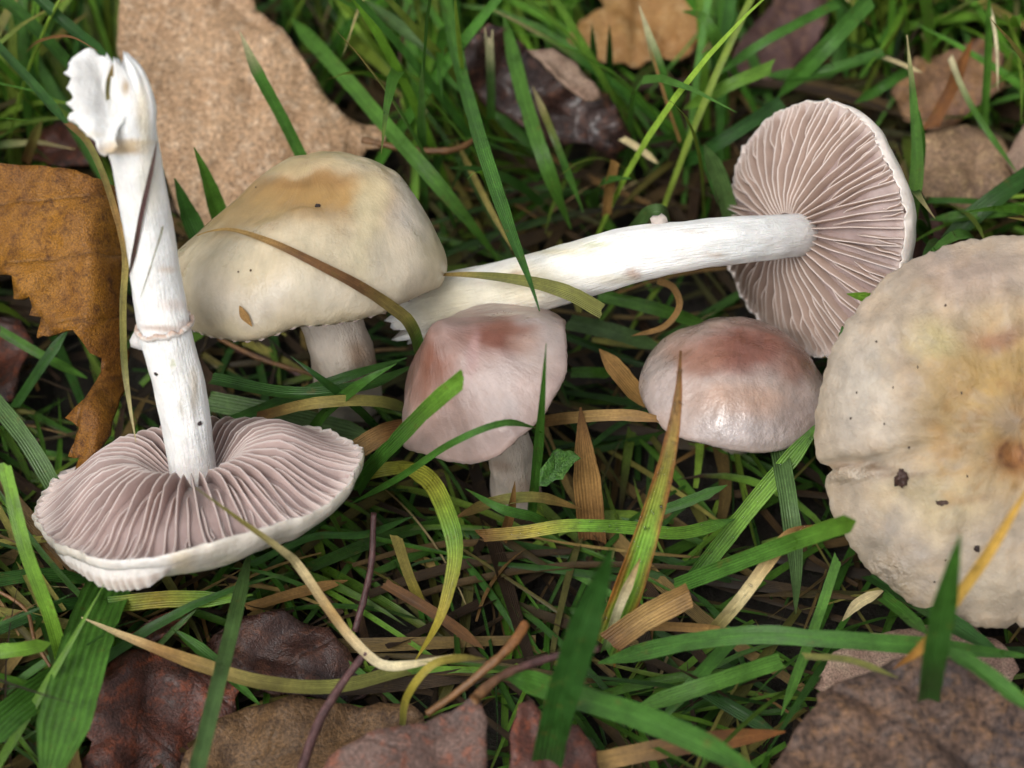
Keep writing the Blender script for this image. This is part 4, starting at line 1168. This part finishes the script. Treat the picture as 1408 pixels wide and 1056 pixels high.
blade('thin olive hoop blade above the grey brown leaf', [(553, 1000, .1), (560, 958, .18), (592, 916, .22), (630, 905, .22), (668, 906, .2)], 10, ['olive', 'yell', 'olive'], a=.2)
twig('orange brown stalk leaning over the grey brown leaf', [(588, 982, .2), (650, 935, .24), (702, 888, .26), (722, 858, .26)], [4.5, 5, 6, 6.5], ['brown', 'brown', 'orange'], seed=4)
twig('greyish pink stalk running from the grey brown leaf to the dark blade', [(652, 962, .25), (690, 930, .24), (752, 906, .22), (822, 892, .2)], [7, 5.5, 5, 5], ['brown', 'purple', 'purple'], seed=5)
blade('thin dark green blade below the rim of the upturned cap', [(345, 776, .16), (430, 738, .16), (500, 735, .14), (568, 710, .12)], 9, 'dark', a=.2)
blade('olive forked blade standing beside the dark purple stalk', [(582, 835, .05), (562, 790, .1), (545, 738, .16)], 14, ['yell', 'olive', 'olive'], a=0)
blade('brown flat blade lying below the arched yellow green blade', [(528, 802, .1), (600, 845, .08), (665, 892, .05)], 15, 'brown', a=.2)
blade('tan flat straw lying below the upturned cap', [(340, 836, .06), (410, 815, .06), (478, 798, .05)], 15, 'tan')
blade('green cut blade leaning across the front of the bell shaped cap', [(488, 676, .08), (508, 645, .16), (545, 606, .27), (592, 558, .4), (636, 521, .46)], 21, ['mid', 'mid', 'bright'], a=0, roll=0)
blade('thin curved green blade sweeping under the bell shaped cap', [(480, 694, .1), (550, 656, .2), (620, 610, .33), (690, 582, .36), (738, 588, .3)], 9, 'mid', b=.2, a=.15)
blade('wide striped green blade lying beyond the upturned cap', [(280, 550, .1), (390, 572, .11), (515, 602, .08)], 30, 'blue', roll=0, a=.15)
blade('dark green blade crossing the foot of the cream mushroom', [(300, 585, .1), (450, 527, .22), (560, 492, .22)], 14, 'dark')
blade('dry brownish broad blade between the upturned cap and the bell shaped cap', [(470, 632, .12), (525, 598, .14), (570, 590, .12), (612, 605, .1)], 28, ['tan', 'brown', 'brown'], a=.3)
blade('yellow green short blade under the dry brownish broad blade', [(490, 655, .1), (530, 645, .12), (580, 640, .1)], 18, 'yell', a=.3)
twig('thin brown stick under the rim of the cream cap', [(300, 465, .06), (360, 494, .06), (440, 518, .05)], [3, 3.5, 3], 'brown', seed=6)
twig('darker brown stick under the cream cap', [(320, 478, .03), (390, 505, .03), (470, 545, .02)], [4, 4, 3], 'purple', seed=9)
blade('tan to green blade draped across the face of the cream cap and over its rim', [(276, 330, .33), (292, 324, .33), (325, 322, .36), (380, 338, .4), (440, 368, .4), (500, 398, .38), (538, 420, .37), (560, 440, .34), (572, 462, .29), (579, 490, .21), (581, 525, .1)], 17, ['tan', 'tan', 'brown', 'brown', 'olive', 'mid', 'mid', 'dark'], b=.55, a=0, on=cap2.bvh, lift=.008, n=56, roll=0)
# upper middle
blade('long green diagonal blade passing above the cream cap', [(400, 25, .2), (470, 102, .24), (530, 172, .27), (592, 242, .25), (650, 312, .18), (690, 362, .1)], 23, 'mid', b=.1, roll=0)
blade('bluish green blade pointing down toward the dark wet leaf', [(500, -2, .3), (562, 46, .3), (622, 92, .27), (645, 115, .22)], 20, 'blue', b=.25)
blade('long green blade falling in front of the lying white stem', [(608, -20, .3), (632, 90, .36), (660, 192, .4), (700, 312, .42), (728, 385, .42), (742, 428, .4)], 20, ['mid', 'mid', 'mid', 'dark'], a=.25, roll=10)
blade('pale split tipped blade standing before the dark wet leaf', [(675, 165, .18), (675, 110, .26), (672, 40, .36)], 13, ['mid', 'blue', 'cream'], a=0, split=True, roll=0)
blade('thin olive blade slanting beside the long falling blade', [(626, 190, .2), (664, 268, .22), (705, 345, .2)], 9, 'olive', b=.25)
blade('green blade crossing the end of the dark wet leaf', [(692, 20, .3), (722, 140, .28), (752, 230, .24), (785, 315, .12)], 22, 'mid', b=.2)
blade('olive pale tipped blade below the dark wet leaf', [(732, 118, .26), (760, 185, .26), (802, 292, .16)], 11, ['cream', 'olive', 'mid', 'mid'], b=.25)
blade('green blade with a whitish tip beyond the lying stem', [(948, 228, .1), (932, 170, .2), (906, 90, .3), (879, 8, .38)], 16, ['mid', 'mid', 'mid', 'cream'], a=.25)
blade('thin tan straw leaning along the whitish tipped blade', [(935, 195, .2), (918, 145, .26), (892, 60, .34)], 5, 'tan')
blade('bluish green blade standing behind the white stem at the gilled cap', [(1008, 312, .2), (992, 252, .27), (968, 198, .33)], 25, 'blue', a=.25, roll=0)
blade('curled bluish blade looping above the knob of the lying stem', [(840, 345, .16), (870, 318, .24), (893, 292, .3), (915, 292, .3), (922, 310, .24)], 20, 'blue', a=.3)
blade('arched green blade beside the ochre ragged leaf', [(992, 140, .1), (990, 70, .3), (968, 25, .36), (938, 15, .32)], 17, 'mid', a=.3)
blade('green diagonal blade over the mauve brown leaf', [(1150, 5, .32), (1055, 55, .3), (988, 102, .24)], 15, 'mid', a=.2)
blade('bright green diagonal blade below the mauve brown leaf', [(1062, 92, .28), (1000, 118, .26), (940, 150, .2)], 19, 'bright', a=.2)
blade('dark green blade running to the top of the gilled cap', [(1075, 140, .26), (990, 195, .22), (925, 235, .14)], 20, 'dark')
blade('short dark spike before the ochre ragged leaf', [(817, 115, .14), (816, 72, .22), (814, 33, .3)], 11, 'dark', a=.5)
blade('second short dark spike before the ochre ragged leaf', [(839, 118, .14), (838, 76, .22), (838, 33, .3)], 11, 'dark', a=.5)
blade('tan straw stub standing by the tip of the dark wet leaf', [(834, 296, .14), (838, 258, .2), (846, 222, .26)], 14, 'tan', a=0, roll=0)
blade('cream straw crossing below the tip of the dark wet leaf', [(855, 190, .2), (880, 205, .2), (905, 225, .18)], 10, 'cream')
twig('pinkish petiole of the large tan leaf curving through the grass', [(498, 192, .24), (560, 205, .24), (622, 206, .24), (660, 188, .22)], [5, 4.5, 5, 4.5], ['brown', 'brown'], seed=7)
# middle
blade('dark pointed blade standing before the rim of the bell shaped cap', [(730, 715, .06), (738, 640, .2), (745, 560, .36), (751, 472, .48)], 13, 'mid', a=.5, roll=0)
blade('brown dry blade stretched between the bell shaped cap and rose cap', [(728, 582, .16), (790, 574, .2), (860, 571, .22), (930, 580, .22)], 16, ['brown', 'tan', 'brown'], roll=0)
blade('tall brown tipped green blade with orange edges before the rose cap', [(832, 895, .12), (868, 800, .22), (898, 705, .3), (918, 630, .36), (931, 555, .41), (936, 482, .46)], 38, ['mid', 'bright', 'bright', 'yell', 'tan', 'brown'], a=.75, edge='orange', roll=0, fold=.22, n=44, dew=110)
blade('broad brown dry blade standing right of the bell shaped mushroom stem', [(815, 745, .04), (810, 690, .1), (804, 630, .16), (798, 560, .22)], 38, ['brown', 'tan', 'brown'], a=.5, roll=0)
blade('wet brown pointed blade left of the rose cap', [(892, 562, .15), (858, 520, .2), (824, 480, .24)], 26, 'tan', a=.25, b=.3, roll=0)
blade('tan curled hook of dry grass under the lying stem', [(905, 386, .24), (926, 396, .24), (934, 422, .22), (912, 450, .2), (868, 462, .18)], 9, 'tan', a=.2)
blade('green blade lying under the lying white stem', [(820, 405, .14), (900, 424, .14), (985, 452, .1)], 18, 'mid')
blade('broad bluish striped blade between bell shaped cap and rose cap', [(780, 442, .12), (850, 458, .12), (912, 480, .09)], 24, 'blue', roll=0)
blade('short bright green blade beside the rim of the bell shaped cap', [(785, 512, .1), (815, 512, .1), (845, 514, .08)], 15, 'mid')
blade('olive green dry blade lying across the lying white stem', [(585, 378, .33), (650, 378, .345), (720, 386, .355), (780, 402, .36), (828, 428, .34)], 20, ['tan', 'olive', 'olive', 'olive'], b=.8, a=0, roll=0)
blade('green blade pointing right below the rose cap', [(905, 704, .18), (955, 686, .2), (1000, 667, .22)], 14, 'mid', a=.3)
# lower right
blade('bright yellow green blade lying across the middle with a brown end', [(660, 737, .18), (720, 732, .2), (780, 723, .21), (860, 725, .2), (935, 733, .17), (1010, 714, .16)], 17, ['brown', 'yell', 'bright', 'bright', 'bright', 'mid'], roll=0, a=.1, dew=40)
blade('broad dark green blade rising tall before the torn tan straw', [(752, 1050, .2), (764, 995, .3), (776, 950, .36), (798, 880, .44), (818, 820, .5), (842, 752, .58)], 37, ['dark', 'dark'], a=.3, roll=0)
blade('cream tipped small blade beside the broad dark blade', [(832, 895, .14), (850, 838, .2), (880, 768, .28)], 12, ['mid', 'cream', 'tan'], a=.3)
blade('torn tan straw blade with a ragged end', [(838, 884, .18), (890, 848, .2), (948, 818, .22)], 32, ['brown', 'tan', 'tan'], a=0, roll=0, fold=.5)
blade('tan splinter lying under the torn tan straw', [(860, 860, .12), (930, 862, .13), (1020, 868, .12)], 12, 'tan', a=.3, b=.2)
blade('long green blade arching flat across the lower grass to the speckled leaf', [(822, 912, .16), (930, 886, .22), (1040, 873, .26), (1160, 880, .27), (1290, 890, .26), (1430, 904, .22)], 22, 'mid', roll=0, b=.1)
blade('broad green blade running diagonally below the broad dark blade', [(685, 922, .2), (770, 952, .26), (880, 986, .3), (980, 1030, .33), (1070, 1085, .36)], 29, 'mid', roll=0, b=.15)
blade('orange tan straw lying low before the speckled brown leaf', [(800, 1052, .14), (930, 1026, .16), (1080, 1006, .16)], 24, ['tan', 'brown', 'orange'], roll=0)
blade('beige bent blade arching over toward the big weathered cap', [(982, 866, .12), (1020, 822, .18), (1060, 768, .23), (1085, 737, .25), (1118, 722, .24)], 17, ['olive', 'cream', 'tan', 'orange'], a=.2, roll=0, dew=30)
blade('bright green blade ending square on the rim of the big weathered cap', [(925, 808, .14), (1040, 764, .24), (1120, 735, .33), (1177, 716, .42)], 22, ['mid', 'mid', 'bright'], a=.06, roll=0)
blade('green blade slanting down from between rose cap and big cap', [(955, 795, .08), (1020, 712, .15), (1080, 640, .2), (1135, 572, .24)], 24, ['mid', 'bright', 'mid'], roll=0, dew=30)
blade('second narrower green blade from between rose cap and big cap', [(1060, 650, .14), (1095, 612, .17), (1125, 590, .18)], 14, 'bright', b=.3)
blade('green blade slanting down under the long flat arching blade', [(1012, 874, .16), (962, 928, .16), (905, 995, .12)], 17, 'mid', a=.3)
blade('pale green blade sweeping below the long flat arching blade', [(1075, 908, .18), (965, 944, .18), (870, 975, .14)], 21, 'mid', a=.2)
blade('dark green blade lying in the shade before the speckled leaf', [(960, 945, .1), (1010, 975, .1), (1070, 1010, .09)], 17, 'dark')
blade('dark green pointed blade standing close before the big weathered cap', [(1276, 965, .3), (1284, 912, .42), (1292, 865, .48), (1305, 800, .56), (1320, 735, .64)], 29, ['dark', 'dark', 'mid'], a=.35, roll=0)
blade('yellow straw leaning up the face of the big weathered cap', [(1228, 920, .3), (1270, 888, .36), (1312, 828, .44), (1362, 756, .52), (1420, 660, .6)], 13, ['orange', 'straw', 'straw'], b=.2, roll=0)
blade('dark green blade slanting under the big weathered cap', [(1196, 788, .14), (1285, 842, .2), (1380, 902, .22)], 24, 'dark')
blade('short green blade poking out below the big weathered cap', [(1212, 818, .16), (1242, 842, .2), (1275, 872, .24)], 18, 'mid')
blade('thin pale stem lying beside the long flat arching blade', [(1105, 902, .26), (1170, 908, .28), (1235, 932, .3)], 8, 'olive', a=.3)
blade('green blade lying over the speckled brown leaf', [(1285, 886, .34), (1345, 918, .36), (1430, 985, .36)], 19, 'mid', b=.3)
blade('thin dark green blade leaning beside the pale bract', [(1152, 768, .2), (1120, 862, .16), (1074, 984, .12)], 13, 'mid', a=.2)
blade('bluish pointed blade hanging beside the big cap', [(1068, 600, .2), (1084, 690, .2), (1094, 775, .14), (1094, 844, .08)], 25, 'blue', a=.4, roll=0)
blade('small whitish papery bract under the big weathered cap', [(1158, 854, .1), (1180, 830, .12), (1216, 811, .13)], 14, 'cream', a=.3, b=.4)
# upper right
blade('bright upright green blade standing past the rim of the gilled cap', [(1238, 362, .2), (1252, 300, .27), (1261, 225, .33), (1256, 140, .4), (1247, 48, .48)], 20, ['mid', 'bright', 'mid', 'mid', 'cream'], a=.6, roll=0)
blade('thin green blade beside the bright upright blade', [(1262, 260, .2), (1268, 205, .28), (1264, 152, .34)], 10, 'mid', a=.3)
blade('upright green blade over the mottled brown leaf', [(1352, 178, .18), (1358, 85, .3), (1360, -15, .42)], 13, 'mid')
blade('orange brown dry blade lying across the mottled brown leaf', [(1280, 175, .18), (1308, 122, .22), (1338, 52, .26)], 20, 'orange', a=.4, roll=0)
blade('pale green thin blade bending over the mottled brown leaf', [(1306, 78, .26), (1325, 125, .26), (1352, 172, .25), (1400, 240, .2)], 9, ['cream', 'mid', 'mid'])
blade('cream straw crossing behind the bright upright blade', [(1214, 78, .26), (1240, 88, .26), (1268, 100, .25)], 6, 'cream')
blade('frayed cream fibre hanging by the upright green blade', [(1360, 0, .38), (1370, 60, .36), (1372, 125, .3)], 5, 'cream', b=.2, a=.4)
blade('broad dark blade crossing the sandy brown leaf', [(1440, 222, .26), (1370, 272, .24), (1290, 335, .18)], 28, 'dark')
blade('horizontal green blade below the sandy brown leaf', [(1278, 302, .2), (1340, 295, .22), (1440, 284, .22)], 18, 'mid', b=.2)
blade('thin horizontal green blade on the sandy brown leaf', [(1275, 276, .19), (1315, 276, .2), (1358, 278, .19)], 10, 'mid', a=.2)
blade('broad green diagonal blade beyond the gilled cap', [(1200, -5, .34), (1135, 65, .3), (1068, 135, .2)], 25, 'mid')
blade('long green blade flat beyond the top of the gilled cap', [(1215, 72, .28), (1130, 98, .26), (1050, 104, .22)], 20, 'mid', a=.2)
blade('green blade pointing to the cream straw beyond the gilled cap', [(1250, 95, .24), (1215, 118, .24), (1175, 142, .2)], 15, 'mid')
blade('small green tip poking over the gills beside the big cap', [(1212, 412, .36), (1190, 409, .37), (1164, 404, .38)], 14, 'bright', a=.5, roll=0)
blade('second tiny green tip poking over the gills beside the big cap', [(1164, 480, .34), (1160, 465, .35), (1158, 448, .36)], 13, 'mid', a=.4, roll=0)

# small weed leaf, bract and stray tips
LM_WEED = leaf_mat('weed_leaf', (70, 112, 40), (54, 96, 36), (92, 130, 50), 0.45, vein_dark=0.3, vein_gap=0.04)
o = leaf('weed_leaf', 'small toothed green weed leaf beside the stem of the bell shaped mushroom',
     [(742, 668), (748, 640), (762, 622), (784, 618), (796, 626), (786, 640), (770, 654), (752, 666)],
     (768, 642, 0.2), (0.1, -0.5, 0.85), ((744, 666), (794, 624)), LM_WEED, rumple=0.01, teeth=0.006, jag=0.002, step=0.006, thick=0.003, seed=40)
blade('tiny tan bract stuck on the rim of the cream cap', [(332, 420, 0), (338, 432, 0), (348, 446, 0)], 11, 'tan', a=.5, b=.4, on=cap2.bvh, lift=.005, n=12)

# dark blades crossing the foot of the cream mushroom
blade('dark green blade lying low in the shade across the foot of the cream mushroom', [(290, 520, .2), (400, 540, .24), (500, 530, .24), (575, 500, .2)], 17, 'dark')
blade('mid green blade rising in front of the foot of the cream mushroom', [(415, 610, .1), (450, 565, .2), (500, 525, .28), (545, 500, .3)], 15, 'mid', a=.3)
blade('brown green blade tangled before the foot of the cream mushroom', [(350, 575, .16), (430, 555, .24), (520, 552, .22), (580, 570, .14)], 16, ['brown', 'olive', 'dark'], a=.2)
blade('narrow dark blade leaning against the foot of the cream mushroom', [(520, 590, .12), (490, 560, .2), (440, 520, .28), (400, 490, .3)], 11, 'dark', a=.3)
# turf closing round the foot of the bell shaped mushroom
blade('olive dry blade lying across the foot of the bell shaped mushroom', [(625, 712, .1), (680, 690, .16), (740, 684, .16), (800, 700, .1)], 15, ['brown', 'olive', 'tan'], a=.3, b=.2)
blade('green blade bending round the foot of the bell shaped mushroom', [(770, 735, .08), (735, 712, .15), (690, 700, .18), (640, 672, .18)], 14, 'mid', a=.35)
blade('brown blade tip rising before the foot of the bell shaped mushroom', [(690, 745, .06), (702, 705, .14), (708, 662, .22)], 13, ['brown', 'tan'], a=.5)
